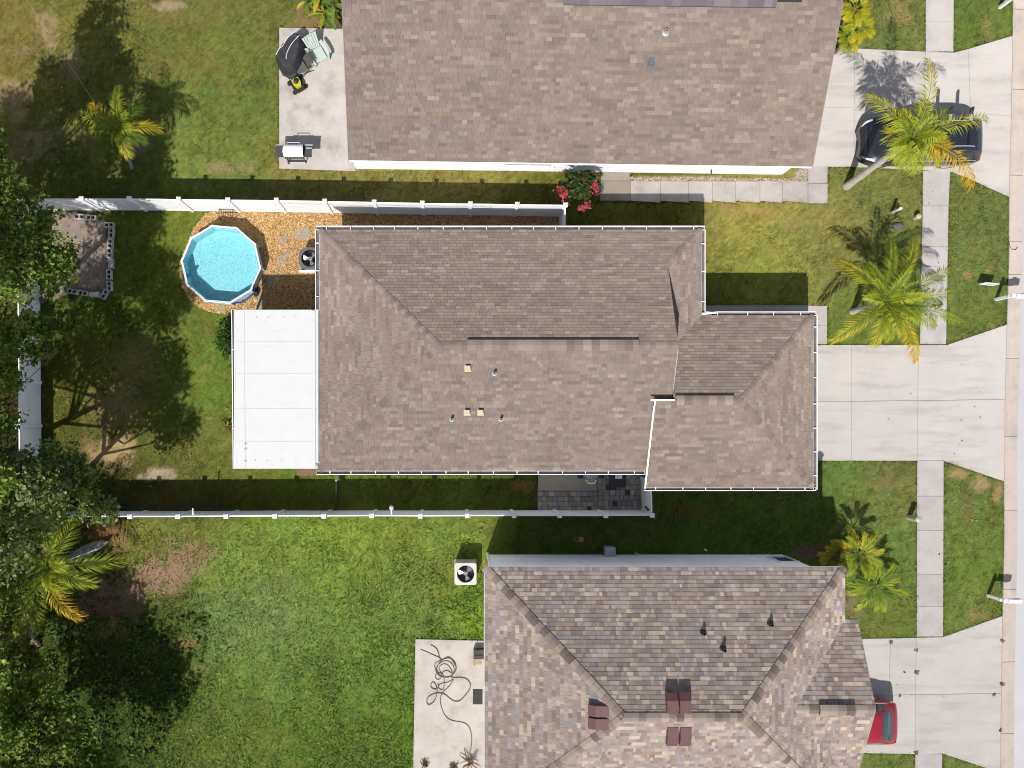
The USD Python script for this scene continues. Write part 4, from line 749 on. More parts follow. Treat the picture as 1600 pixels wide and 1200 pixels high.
# ---------------------------------------------------------------- gas grill
g = W(459, 236, .9); T = thing('gas_grill', 'gas grill with silver lid and black side shelves on the upper patio', 'grill', (g[0], g[1], 0))
def L3(ox, oy, oz): return np.array([g[0] + ox, g[1] + oy, oz])
n_ = 12; lidv = []; 
for x in (-.39, .39):
    for k in range(n_ + 1): a = math.pi * k / n_; lidv.append(L3(x, .24 * math.cos(a), .90 + .24 * math.sin(a)))
m1 = n_ + 1; emit(T, 'lid', MB().add(lidv, [[k, k + 1, m1 + k + 1, m1 + k] for k in range(n_)]), mat('bright_steel', (.80, .80, .80), .35, .05, metal=.25), True)
for i, x in enumerate((-.395, .395)): emit(T, 'lid_end', MB().add([L3(x, .245 * math.cos(math.pi * k / n_), .90 + .245 * math.sin(math.pi * k / n_)) for k in range(n_ + 1)], [[0, k, k + 1] for k in range(1, n_)]).box(L3(x, 0, .92), (.03, .5, .06)), M_BLACK)
emit(T, 'firebox', MB().box(L3(0, 0, .78), (.78, .48, .22)), M_BLACK); emit(T, 'side_shelf', MB().box(L3(-.56, .0, .88), (.30, .46, .04)), M_DARK); emit(T, 'side_shelf', MB().box(L3(.56, .0, .88), (.30, .46, .04)), M_DARK)
emit(T, 'shelf_trim', MB().box(L3(-.56, .24, .885), (.30, .03, .05)), M_STEEL); emit(T, 'shelf_trim', MB().box(L3(.58, .24, .885), (.32, .05, .05)), M_STEEL); emit(T, 'shelf_trim', MB().box(L3(.60, .11, .905), (.24, .05, .02)), M_STEEL)
emit(T, 'handle', MB().tube([L3(-.25, .22, .98), L3(-.25, .31, 1.0), L3(.25, .31, 1.0), L3(.25, .22, .98)], .016, 7), M_STEEL)
for x in (-.34, .34):
    for y in (-.2, .2): emit(T, 'leg', MB().tube([L3(x, y, .70), L3(x, y * 1.05, .04)], .022, 6), M_BLACK)
emit(T, 'bottom_shelf', MB().box(L3(0, -.2, .16), (.7, .03, .03)).box(L3(0, .2, .16), (.7, .03, .03)).box(L3(0, -.21, .42), (.7, .02, .03)), M_DARK)
for y in (-.2, .2): emit(T, 'wheel', MB().cyl(L3(-.36, y, .09), .09, .05, 16, axis=0), M_BLACK)
for y in (-.2, .2): emit(T, 'caster', MB().ball(L3(.34, y, .04), .045), M_BLACK)

# ---------------------------------------------------------------- black covered furniture
out = [(428, 87), (437, 68), (448, 56), (461, 46), (467, 50), (474, 58), (474, 70), (472, 84), (468, 95), (461, 108), (449, 112), (437, 106)]
zc = .8; Pc = Polygon(poly_px(out, zc)).buffer(.04).buffer(-.02); rg = np.random.default_rng(2); x_0, y_0, x_1, y_1 = Pc.bounds
xs, ys_ = np.meshgrid(np.arange(x_0 - .1, x_1 + .1, .035), np.arange(y_0 - .1, y_1 + .1, .035)); d_ = shapely.distance(shapely.points(xs.ravel(), ys_.ravel()), Pc.exterior) * np.where(shapely.contains_xy(Pc, xs.ravel(), ys_.ravel()), 1, -1)
p3 = np.stack([xs.ravel(), ys_.ravel(), 0 * xs.ravel()], -1)
zz = np.where(d_ > 0, .95 * np.clip(d_ / .16, 0, 1) ** .45 + .07 * (meshkit.fbm(p3 * 3.5, 3, 4) - .5) + .14 * (meshkit.fbm(p3 * np.array([2.5, 1.2, 1]), 2, 8) - .5) * np.clip(d_ / .2, 0, 1), 0.0)
zz = np.maximum(zz, .062); nI = np.arange(xs.size).reshape(xs.shape); Ff = np.stack([nI[:-1, :-1], nI[:-1, 1:], nI[1:, 1:], nI[1:, :-1]], -1).reshape(-1, 4); kq = (d_[Ff] > -.03).all(1)
T = thing('furniture_cover', 'large black cover draped over patio furniture, white piping', 'cover', (*Pc.centroid.coords[0], 0))
emit(T, 'cover', (np.stack([xs.ravel(), ys_.ravel(), zz], -1), np.vstack([Ff[kq][:, [0, 1, 2]], Ff[kq][:, [0, 2, 3]]])), mat('black_fabric', (.028, .028, .034), .7, .15, 4, 50, .15), True)
from scipy.spatial import cKDTree
kd = cKDTree(np.c_[xs.ravel(), ys_.ravel()])
for pts in ([(461, 51), (455, 57), (449, 66), (443, 76), (437, 81), (431, 86)], [(470, 58), (464, 64), (457, 73), (452, 82), (449, 90), (449, 96)]):
    q = np.array([W2(a, b, .7) for a, b in pts]); tt = np.linspace(0, len(q) - 1, 30); qq = np.c_[np.interp(tt, range(len(q)), q[:, 0]), np.interp(tt, range(len(q)), q[:, 1])]; zq = zz[kd.query(qq, k=4)[1]].max(1) + .012
    emit(T, 'piping', MB().tube(np.c_[qq, zq], .012, 5), M_WHITE)

# ---------------------------------------------------------------- plastic adirondack chair
def frame2(c, fwd):
    f = nrm(np.r_[fwd, 0]); r = np.array([f[1], -f[0], 0])     # r: the sitter's right
    return lambda a, b, z: np.asarray(c) * [1, 1, 0] + r * a + f * b + [0, 0, z]
c = W(497, 84, .45); K = frame2(c, (.50, -.87)); T = thing('plastic_chair', 'pale plastic slatted armchair in front of the black cover', 'chair', (c[0], c[1], 0))
M_CHAIR = mat('pale_green_plastic', alb(226, 240, 234), .4, .03, spec=.4)
for k in range(6):
    a = -.23 + k * .092; emit(T, 'back_slat', MB().add([K(a * .85 - .035, -.30, .36), K(a * .85 + .035, -.30, .36), K(a * 1.15 + .042, -.62, .98 - abs(a) * .25), K(a * 1.15 - .042, -.62, .98 - abs(a) * .25)] + [K(a * .85 - .035, -.32, .35), K(a * .85 + .035, -.32, .35), K(a * 1.15 + .042, -.64, .97 - abs(a) * .25), K(a * 1.15 - .042, -.64, .97 - abs(a) * .25)], [[0, 1, 2, 3], [7, 6, 5, 4], [0, 4, 5, 1], [1, 5, 6, 2], [2, 6, 7, 3], [3, 7, 4, 0]]), M_CHAIR)
for k in range(6): b = -.24 + k * .098; z = .34 + .015 * k; emit(T, 'seat_slat', MB().bar(K(-.25, b, z), K(.25, b, z), .088, .022), M_CHAIR)
for s in (-1, 1):
    arm = Polygon([(-.07, -.36), (.05, -.40), (.09, -.1), (.075, .22), (.0, .36), (-.05, .34), (-.05, 0)])
    pp_ = [K(s * (.33 + a), b, .56) for a, b in arm.exterior.coords[:-1]]; 
    if s < 0: pp_ = pp_[::-1]
    if np.cross(pp_[1] - pp_[0], pp_[2] - pp_[1])[2] < 0: pp_ = pp_[::-1]
    emit(T, 'armrest', MB().poly3(pp_, .025), M_CHAIR)
    emit(T, 'leg', MB().bar(K(s * .31, .28, .0), K(s * .32, .24, .55), .07, .03), M_CHAIR); emit(T, 'leg', MB().bar(K(s * .27, -.58, .0), K(s * .28, .30, .36), .05, .06), M_CHAIR)
# folding stool with grey cloth
c = W(475, 102, .4); K = frame2(c, (-.84, -.55)); T = thing('folding_chair', 'small folding chair of grey cloth on a black frame', 'chair', (c[0], c[1], 0))
M_CLOTH = mat('grey_cloth', alb(112, 112, 112), .9, .06); M_CLOTH2 = mat('grey_cloth_back', alb(96, 96, 90), .9, .06)
def sheet(pts, th=.02): return MB().poly3(pts if np.cross(pts[1] - pts[0], pts[2] - pts[1])[2] >= 0 else pts[::-1], th)
emit(T, 'seat', sheet([K(-.23, -.05, .42), K(.23, -.05, .42), K(.22, .38, .44), K(-.22, .38, .44)]), M_CLOTH); emit(T, 'backrest', sheet([K(-.22, -.10, .50), K(.22, -.10, .50), K(.20, -.34, .82), K(-.20, -.34, .82)]), M_CLOTH2)
for s in (-.25, .25): emit(T, 'frame_side', MB().tube([K(s, .40, 0), K(s, -.1, .46), K(s, -.36, .86)], .014, 6).tube([K(s, -.36, .0), K(s, .38, .44)], .014, 6).tube([K(s, .40, 0.02), K(s, -.36, .02)], .012, 6), M_BLACK)
# lawn mower
c = W(464, 130, .25); K = frame2(c, (.50, -.87)); T = thing('lawn_mower', 'yellow and black push mower on the upper patio', 'lawn mower', (c[0], c[1], 0))
M_YEL = mat('yellow_plastic', alb(226, 220, 70), .4, .05)
deck = Polygon([(-.2, -.22), (.2, -.22), (.22, .08), (.14, .3), (-.14, .3), (-.22, .08)]).buffer(.03); pp_ = [K(a, b, 0)[:2] for a, b in deck.exterior.coords[:-1]]
emit(T, 'deck', MB().prism(pp_, .10, .24, bevel=.0), M_BLACK); emit(T, 'engine_cover', MB().prism([K(a, b, 0)[:2] for a, b in [(-.15, -.17), (.15, -.17), (.16, .05), (.09, .22), (-.09, .22), (-.16, .05)]], .24, .36), M_YEL)
emit(T, 'motor', MB().lathe([(.10, .36), (.10, .44), (.07, .47), (0, .48)], K(0, -.03, 0), 18), M_BLACK, True)
for a in (-.25, .25):
    for b, r in ((-.2, .10), (.22, .09)): emit(T, 'wheel', MB().cyl(K(a, b, r), r, .06, 14), M_BLACK)
emit(T, 'handle', MB().tube([K(-.18, -.2, .2), K(-.2, -.45, .62), K(.2, -.45, .62), K(.18, -.2, .2)], .014, 6), M_BLACK); emit(T, 'grass_bag', MB().box(K(0, -.38, .3), (.34, .26, .22), rz=-.52), M_DARK)

# ---------------------------------------------------------------- cars
def car(name, label, base, st, paint, glassx, rear=None, wheels=(.85, 3.6), wrad=.34, hwm=.9):
    """st: stations (x, half width, shoulder z, roof half width, roof z); nose at x = 0, body along +x"""
    T = thing(name, label, 'car', (base[0], base[1], 0)); st = np.array(st, float)
    from scipy.interpolate import PchipInterpolator
    I = [PchipInterpolator(st[:, 0], st[:, k]) for k in range(1, 5)]; L = st[-1, 0]
    def half(x):
        w, zs, wr_, zr_ = [float(i(np.clip(x, 0, L))) for i in I]
        return np.array([(w * .90, .24), (w * .985, .40), (w, (zs + .4) / 2), (w * .985, zs - .05), (w * .95, zs), (max(wr_ + .045, wr_), zr_ - .07), (wr_ * .96, zr_ - .012), (wr_ * .6, zr_ + .018), (0, zr_ + .03)])
    def pt(x, t, s=1, off=0):
        h = half(x); i = int(np.clip(math.floor(t), 0, 7)); p = h[i] + (h[i + 1] - h[i]) * (t - i); d = h[i + 1] - h[i]; n = np.array([d[1], -d[0]]); n = n / (np.linalg.norm(n) + 1e-9); p = p + n * off
        return np.array([base[0] + x, base[1] + s * p[0], p[1]])
    xs = np.linspace(0, L, 60); rows = []
    for x in xs:
        h = half(x); row = [(base[0] + x, base[1] + a, z) for a, z in h] + [(base[0] + x, base[1] - a, z) for a, z in h[::-1][1:]]; rows.append(row)
    R_ = np.array(rows); m = R_.shape[1]; k = len(xs); F = [[i * m + j, i * m + j + 1, (i + 1) * m + j + 1, (i + 1) * m + j] for i in range(k - 1) for j in range(m - 1)]
    mb = MB().add(R_.reshape(-1, 3), F)
    for e in (0, k - 1): c_ = R_[e].mean(0); mb.add(np.vstack([R_[e], c_]), [[j, j + 1, m] for j in range(m - 1)])
    emit(T, 'body', mb, paint, 40)
    def patch(x0, x1, t0, t1, s, nx=10, nt=5, off=.006):
        v = [pt(x0(t) + (x1(t) - x0(t)) * i / nx, t, s, off) for i in range(nx + 1) for t in np.linspace(t0, t1, nt + 1)]; q = nt + 1
        return MB().add(v, [[i * q + j, i * q + j + 1, (i + 1) * q + j + 1, (i + 1) * q + j] for i in range(nx) for j in range(nt)])
    (wa, wb), (sa, sb), (ra, rb_) = glassx
    def both(x0, x1, t0, t1):
        A = patch(x0, x1, t0, t1, 1); B = patch(x0, x1, t0, t1, -1); A.add(*B.data()[:2]); return A
    C = lambda v: (lambda t: v)
    emit(T, 'windshield', both(C(wa), C(wb), 6.0, 8.0), M_GLASS, True); emit(T, 'rear_window', both(C(ra), C(rb_), 6.05, 8.0), mat('tinted_glass', (.03, .06, .075), .06, .1, 1, 5, .02, spec=.6), True)
    for s in (1, -1):
        a_ = lambda t: sa + (t - 4) * .35; b_ = lambda t: sb - (t - 4) * .25
        emit(T, 'side_window', patch(a_, b_, 4.12, 4.9, s), M_GLASS, True); emit(T, 'window_trim', patch(lambda t: sa - .1, lambda t: sb + .12, 4.0, 4.08, s, off=.012), M_STEEL, True)
        emit(T, 'mirror', MB().ball(pt(sa + .22, 4, s) + [0, s * .10, .02], (.07, .11, .07)), paint, True)
        emit(T, 'headlight', patch(C(.06), C(.38), 4.1, 4.8, s, off=.008), mat('headlight', (.6, .62, .65), .1, .02, spec=.6)); emit(T, 'tail_light', patch(C(L - .22), C(L - .03), 3.0, 4.4, s, off=.008), mat('tail_light', (.35, .02, .02), .2))
        for x in wheels:
            w = emit(T, 'wheel', MB().cyl((base[0] + x, base[1] + s * (hwm - .11), wrad), wrad, .21, 24, axis=1), M_BLACK); emit(w, 'rim', MB().cyl((base[0] + x, base[1] + s * (hwm - .02), wrad), wrad * .62, .04, 16, axis=1), M_STEEL)
    emit(T, 'grille', both(C(.0), C(.10), 5.0, 8.0), M_BLACK)
    return T, pt
suv = [(0, .52, .52, .42, .62), (.07, .68, .66, .54, .72), (.18, .82, .79, .62, .85), (.5, .91, .90, .70, .99), (1.25, .93, .97, .76, 1.07), (1.7, .93, .99, .66, 1.40), (2.1, .93, 1.0, .62, 1.62), (3.4, .93, 1.02, .63, 1.66), (4.05, .92, 1.03, .61, 1.60), (4.4, .90, 1.02, .62, 1.40), (4.58, .84, .96, .66, 1.08), (4.66, .72, .86, .58, .94), (4.72, .58, .70, .46, .76)]
M_NAVY = mat('dark_blue_paint', (.012, .015, .021), .22, .05, 2, 20, .02, spec=.5, coat=.6)
sx, sy = W(1347, 219, .8)[0], W(0, 217, 1.0)[1]
TS, pt = car('parked_car', 'dark blue parked car under the leaning palm on the upper driveway', (sx, sy), suv, M_NAVY, ((1.3, 2.02), (1.35, 4.25), (4.3, 4.52)))
for s in (1, -1): emit(TS, 'roof_rail', MB().tube([pt(x, 6.5, s) + [0, 0, .04 if 2.2 < x < 3.9 else .0] for x in np.linspace(2.05, 4.0, 8)], .016, 6), M_STEEL)
for x in (2.95, 3.75):
    p = pt(x, 6.5, 1); rk = emit(TS, 'roof_rack', MB().bar(pt(x, 6.5, -1) + [0, 0, .09], p + [0, .05, .09], .06, .03), M_BLACK); emit(rk, 'rack_arm', MB().bar(p + [0, -.02, .12], p + [0, .24, .15], .13, .05), M_STEEL); emit(rk, 'rack_end', MB().bar(p + [0, .22, .14], p + [0, .42, .24], .12, .07).ball(p + [0, .42, .26], (.06, .05, .09)), M_BLACK)
hat = [(0, .68, .52, .55, .60), (.15, .80, .72, .62, .78), (.6, .85, .82, .68, .92), (1.1, .86, .88, .72, .98), (1.6, .86, .92, .58, 1.30), (1.95, .86, .93, .55, 1.44), (2.9, .86, .95, .55, 1.46), (3.3, .85, .95, .55, 1.38), (3.75, .84, .95, .62, 1.08), (3.98, .80, .90, .64, .97), (4.06, .70, .80, .56, .88), (4.12, .56, .66, .44, .72)]
M_RED = mat('red_paint', alb(176, 26, 52), .22, .05, 2, 20, .02, spec=.5, coat=.6)
rx, ry = W(1404, 1130, .85)[0] - 4.12, W(0, 1132, 1.0)[1]
car('parked_car', 'red parked car half hidden under the roof edge of the lower house', (rx, ry), hat, M_RED, ((1.15, 1.9), (1.2, 3.5), (3.22, 3.76)), wheels=(.8, 3.3), wrad=.31, hwm=.83)

# ---------------------------------------------------------------- mailboxes, sign, posts
def mailbox(px, py, label):
    b = W(px, py); T = thing('mailbox', label, 'mailbox', b, group='white mailboxes along the curb'); 
    emit(T, 'post', MB().box(b + [0, 0, .55], (.11, .11, 1.1)).box(b + [-.0, 0, 1.14], (.13, .13, .06)), M_WHITE); emit(T, 'arm', MB().box(b + [.30, 0, .92], (.75, .09, .09)), M_WHITE)
    bx = MB(); n = 8; v = [];
    for x in (.14, .66): v += [b + [x, -.09, .97], b + [x, -.09, 1.07]] + [b + [x, -.09 * math.cos(math.pi * k / n), 1.07 + .09 * math.sin(math.pi * k / n)] for k in range(1, n)] + [b + [x, .09, 1.07], b + [x, .09, .97]]
    m = len(v) // 2; bx.add(v, [[i, i + 1, m + i + 1, m + i] for i in range(m - 1)]).add(v[:m], [[0, i, i + 1] for i in range(1, m - 1)]).add(v[m:], [[0, i, i + 1] for i in range(1, m - 1)]).add([v[0], v[m - 1], v[2 * m - 1], v[m]], [[0, 1, 2, 3]])
    emit(T, 'box', bx, M_WHITE); emit(T, 'flag', MB().box(b + [.45, .1, 1.12], (.2, .012, .05)), mat('flag_red', alb(170, 40, 40), .5))
mailbox(1556, 468, 'white mailbox by the curb beside the yard sign'); mailbox(1543.5, 930.5, 'white mailbox by the curb above the lower driveway'); mailbox(1561.5, 12, 'white mailbox at the top corner of the verge, cut by the frame')
T = thing('yard_sign', 'low white yard sign on the verge, its print edge-on and unreadable', 'sign', W(1537, 447)); a, b = W(1525.5, 445), W(1547, 447.5); d = nrm(b - a); nn = np.array([d[1], -d[0], 0])
a2, b2 = a + [0, 0, .62], b + [0, 0, .62]; emit(T, 'panel', MB().bar(a + [0, 0, .40], b + [0, 0, .40], .012, .5), M_WHITE)
for t, z, l in ((.28, .52, .05), (.38, .44, .09), (.55, .46, .12), (.62, .34, .08), (.75, .48, .05), (.45, .28, .10)): p = a + (b - a) * t + nn * .009; emit(T, 'print_mark', MB().bar(p - d * l / 2 + [0, 0, z], p + d * l / 2 + [0, 0, z], .004, .035), M_DARK)
for t in (.15, .85): p = a + (b - a) * t; emit(T, 'stake', MB().tube([p + [0, 0, -.02], p + [0, 0, .5]], .008, 5), M_STEEL)
def post(name, px, py, r, h, m, label, cat, dome=True):
    b = W(px, py); T = thing(name, label, cat, b); emit(T, 'post', MB().lathe([(r, -.02), (r, h - .05)], b, 16), m, True); emit(T, 'cap', MB().lathe([(r * 1.12, h - .06), (r * 1.15, h - .02), (r * .9, h + .01), (0, h + .03)], b, 16), m, True); return T
post('pvc_post', 1393, 332.5, .055, .78, M_WHITE, 'thin white pipe post with round cap on the middle front lawn', 'post')
M_PED = mat('pale_green_plastic_cover', alb(206, 214, 186), .5, .05)
post('utility_pedestal', 1430, 340.5, .10, .32, M_PED, 'stubby pale utility pedestal against the sidewalk', 'pedestal'); T = post('utility_pedestal', 1420, 808.5, .105, .78, M_PED, 'pale green utility pedestal beside the lower sidewalk', 'pedestal')
c = W(1403, 353); single('flat_stone', MB().ball(c + [0, 0, .02], (.24, .14, .10), 2), mat('purple_grey_stone', alb(120, 110, 120), .8, .2, 10), 'flat purple grey stone in the palm shade near the white pipe', 'stone')
single('hook', MB().tube([W(1577, 379, .05), W(1578, 386, .05), W(1583, 390, .05), W(1587, 390, .04), W(1590, 386, .04)], .014, 5), mat('slate_plastic', alb(90, 96, 110), .5), 'thin dark hooked scrap lying on the curb', 'scrap')
# bins, boxes, pots
b = W(966, 746, 1.0); b[2] = 0; T = thing('trash_bin', 'black wheeled bin with a white label on its lid', 'bin', b)
bd = MB(); lo, hi = [(-.22, -.28), (.22, -.28), (.22, .26), (-.22, .26)], [(-.29, -.36), (.29, -.36), (.29, .34), (-.29, .34)]
bd.add([(b[0] + x, b[1] + y, .03 + .06) for x, y in lo] + [(b[0] + x, b[1] + y, .95) for x, y in hi], [[0, 1, 5, 4], [1, 2, 6, 5], [2, 3, 7, 6], [3, 0, 4, 7], [3, 2, 1, 0]]); emit(T, 'body', bd, M_BLACK)
lid = Polygon([(-.32, -.40), (.32, -.40), (.32, .36), (-.32, .36)]).buffer(-.09).buffer(.09); emit(T, 'lid', MB().prism(shapely.affinity.translate(lid, b[0], b[1]), .95, 1.0, bevel=0), M_BLACK)
emit(T, 'label', MB().box((b[0] + .02, b[1] + .02, 1.003), (.26, .15, .004)), M_WHITE)
for k in range(3): emit(T, 'label_print', MB().box((b[0] + .02, b[1] + .07 - .045 * k, 1.0065), (.2, .018, .002)), M_DARK)
for x in (-.24, .24): emit(T, 'wheel', MB().cyl((b[0] + x, b[1] + .3, .12), .12, .05, 14, axis=0), M_BLACK)
b = W(924, 742, .95); b[2] = 0; T = thing('covered_grill', 'grey white kettle topped cart tucked under the gutter beside the black bin', 'grill', b)
emit(T, 'lid', MB().ball((b[0], b[1] + .02, .80), (.30, .24, .22)), mat('light_grey_enamel', alb(200, 200, 202), .4), True); emit(T, 'handle', MB().tube([(b[0] - .2, b[1] - .2, .92), (b[0] - .12, b[1] - .33, .95), (b[0] + .12, b[1] - .33, .95), (b[0] + .2, b[1] - .2, .92)], .02, 7), M_WHITE)
for s in (-1, 1):
    emit(T, 'side_shelf', MB().box((b[0] + s * .42, b[1], .80), (.22, .3, .03)), M_BLACK)
    for y in (-.15, .15): emit(T, 'leg', MB().tube([(b[0] + s * .25, b[1] + y, 0.05), (b[0] + s * .22, b[1] + y, .75)], .018, 6), M_BLACK)
b = W(950, 859); T = thing('utility_box', 'grey utility box against the wall of the lower house', 'box', b); emit(T, 'cabinet', MB().box(b + [0, 0, .28], (.38, .34, .56)), mat('pale_grey_cabinet', alb(200, 202, 206), .5)); emit(T, 'cover', MB().box(b + [0, 0, .575], (.42, .38, .03)), mat('grey_lid', alb(214, 216, 220), .5))
b = W(992.5, 864); single('cleanout_pipe', MB().lathe([(.035, 0), (.035, .38), (.05, .38), (.05, .45), (0, .45)], b, 10), M_CREAM, 'thin cream pipe standing at the lower house wall', 'pipe')
M_TERRA = mat('pale_terracotta', alb(206, 150, 130), .85, .12, 12)
b = W(900.5, 842.5); single('broken_pot', MB().lathe([(.085, 0), (.11, .10), (.085, .10), (.07, .01)], b, 14), M_TERRA, 'broken terracotta ring in the shaded grass', 'pot'); b = W(907.5, 842.5); single('terracotta_saucer', MB().lathe([(.10, 0), (.12, .05), (.10, .06), (0, .05)], b, 14), M_TERRA, 'pale terracotta saucer beside the broken ring', 'saucer')
b = W(911, 861); single('rusty_ring', MB().tube([b + [.12 * math.cos(t), .12 * math.sin(t), .03] for t in np.linspace(0, 5, 12)], .02, 5), M_RUST, 'rusty curved scrap in the grass by the lower wall', 'scrap')
b = W(1102, 859); single('paper_scrap', MB().box(b + [0, 0, .05], (.12, .05, .03), rz=-.5), M_WHITE, 'small white scrap in the shaded grass', 'scrap')
# lower patio items
b = W(742.5, 1027, .35); T = thing('tan_bench', 'tan box seat with dark frame against the lower house', 'bench', (b[0], b[1], 0)); emit(T, 'seat', MB().box(W(746, 1030, .35), (.36, .42, .05)), mat('tan_cloth', alb(196, 176, 140), .8)); emit(T, 'box', MB().box(W(748, 1021, .2) * [1, 1, 0] + [0, 0, .2], (.42, .36, .38)), mat('dark_slate', alb(80, 78, 80), .7))
emit(T, 'frame', MB().tube([W(741, 1040, .05), W(741, 1024, .4), W(744, 1010, .5)], .016, 5).tube([W(741, 1024, .4), W(755, 1024, .4)], .016, 5), M_BLACK)
single('door_mat', MB().prism(poly_px([(739, 1077), (754, 1077), (754, 1100.5), (739, 1100.5)], .07), .062, .075), mat('charcoal_mat', alb(78, 74, 74), .95, .1), 'dark rectangular mat on the lower patio', 'mat')
def spline(pts, n=12):
    from scipy.interpolate import CubicSpline
    p = np.array(pts, float); t = np.r_[0, np.cumsum(np.linalg.norm(np.diff(p, axis=0), axis=1) + 1e-6)]; return CubicSpline(t, p)(np.linspace(0, t[-1], n * len(p)))
hp = [(657, 1015), (667, 1019), (678, 1024), (689, 1031), (681, 1036), (681, 1048), (686, 1056), (697, 1058), (707, 1055), (712, 1045), (711, 1035), (703, 1029), (692, 1031), (684, 1040), (684, 1052), (692, 1058), (702, 1058), (709, 1050), (708, 1040), (699, 1033), (688, 1036), (682, 1046), (688, 1052), (698, 1048), (706, 1052), (702, 1042), (692, 1038), (686, 1044), (690, 1056), (684, 1062), (680, 1056), (688, 1052), (694, 1066), (690, 1078), (685, 1074), (690, 1068), (700, 1066), (708, 1062), (702, 1072), (692, 1082), (688, 1094), (690, 1106), (697, 1120), (706, 1126), (718, 1128), (730, 1133), (736, 1145), (737, 1158), (735, 1174)]
hp2 = [(673, 1008), (680, 1012), (685, 1020), (689, 1031), (700, 1027), (708, 1034), (712, 1048), (705, 1058), (716, 1059), (730, 1062), (735, 1070), (732, 1080), (724, 1090), (716, 1096), (706, 1094), (696, 1086), (686, 1083), (674, 1086), (667, 1094), (669, 1101), (676, 1098), (682, 1086), (682, 1074), (676, 1066), (673, 1072), (679, 1077), (684, 1068)]
for i, (h, lb) in enumerate(((hp, 'long dark hose tangled in coils on the lower patio'), (hp2, 'second loop of grey brown hose lying across the coils'))):
    q = spline(h); zq = .075 + .012 * (np.arange(len(q)) % 37) / 37 + .014 * i; single('garden_hose', MB().tube(np.array([W(a, b, .1) * [1, 1, 0] + [0, 0, z] for (a, b), z in zip(q, zq)]), .0145, 6), mat('grey_brown_hose', alb(112, 98, 92), .6, .1), lb, 'hose', True)
# junk by the trees
rg = np.random.default_rng(3); xs, ys_ = np.meshgrid(np.linspace(0, 1, 26), np.linspace(0, 1, 12)); A_, B_ = W(104, 880, .2), W(170, 846, .2); d = B_ - A_; nn = np.array([-d[1], d[0], 0]) / np.linalg.norm(d)
wv_ = .46 * np.sin(np.pi * np.clip(xs, .03, .97)) ** .6; P = A_ + xs[..., None] * d + ((ys_ - .3) * wv_)[..., None] * nn; P[..., 2] = .12 + .25 * meshkit.fbm(P * 4, 3, 2) + .1 * np.sin(np.pi * ys_); nI = np.arange(xs.size).reshape(xs.shape)
single('plastic_sheet', MB().add(P.reshape(-1, 3), np.stack([nI[:-1, :-1], nI[:-1, 1:], nI[1:, 1:], nI[1:, :-1]], -1).reshape(-1, 4)), mat('grey_green_sheet', alb(128, 138, 128), .5, .25, 6), 'crumpled grey green plastic sheet lying beside the large palm', 'sheet', True)
single('white_pole', MB().tube([W(104, 876, .4), W(155, 857, .5)], .018, 6), M_WHITE, 'thin white pole lying on the crumpled plastic sheet', 'pole')
M_ROPE = mat('pale_rope', alb(206, 186, 160), .7)
single('guy_rope', MB().tube([W(34, -12, .6), W(147, 159, 2.3)], .009, 5), M_ROPE, 'thin pale rope stretched from the top edge to the small palm', 'rope')
# ---------------------------------------------------------------- palms
def frond_mesh(o, az, L, el0, droop, ll, c0, c1, rng, n=34, bend=0.0, wid=.013, ang=(62, 28), hang=.35, start=.14):
    k = 16; t = np.linspace(0, 1, k); el = el0 - droop * t ** 1.25; azs = az + bend * t ** 1.5; ds = L / (k - 1)
    d = np.stack([np.cos(el) * np.cos(azs), np.cos(el) * np.sin(azs), np.sin(el)], -1); p = o + np.vstack([np.zeros(3), np.cumsum(d[:-1] * ds, 0)])
    mb = MB(); cs = c0 * .9 + np.array(alb(150, 140, 60)) * .1
    mb.tube(p, np.linspace(.022, .005, k) * (1 if L > 1.2 else .6), 5, col=cs, cap=False); V, F, C = [], [], []; nb = 0
    for i in range(n):
        tt = start + (1 - start) * (i + rng.uniform(-.2, .2)) / (n - 1); tt = min(max(tt, 0), 1); q = np.array([np.interp(tt, t, p[:, j]) for j in range(3)]); dd = nrm(np.array([np.interp(tt, t, d[:, j]) for j in range(3)]))
        sd = nrm(np.cross(dd, [0, 0, 1])); up = np.cross(sd, dd); prof = (math.sin(math.pi * min(1, .12 + .80 * tt)) ** .7) * .9 + .1
        for s in (-1, 1):
            if rng.random() < .06: continue
            a = math.radians(ang[0] + (ang[1] - ang[0]) * tt + rng.uniform(-9, 9)); l = ll * prof * rng.uniform(.82, 1.12); v = nrm(dd * math.cos(a) + sd * s * math.sin(a) + up * rng.uniform(-.05, .32)); w = np.cross(v, up) ; w = nrm(w) * wid * rng.uniform(.8, 1.2)
            m_ = q + v * l * .45; tip = q + v * l * .98 - np.array([0, 0, hang * l * rng.uniform(.5, 1.2)]); cc = (c0 + (c1 - c0) * np.clip(tt + rng.uniform(-.25, .25), 0, 1)) * rng.uniform(.75, 1.2)
            V += [q, m_ - w, m_ + w, tip]; F += [[nb, nb + 2, nb + 1], [nb + 1, nb + 2, nb + 3]]; C += [cc * .9, cc, cc, cc * 1.1]; nb += 4
    mb.add(V, F, np.array(C)); return mb
GRN, LIM, YEL, ORG, DKG = alb(128, 158, 44), alb(194, 206, 58), alb(226, 214, 60), alb(250, 200, 36), alb(84, 124, 42)
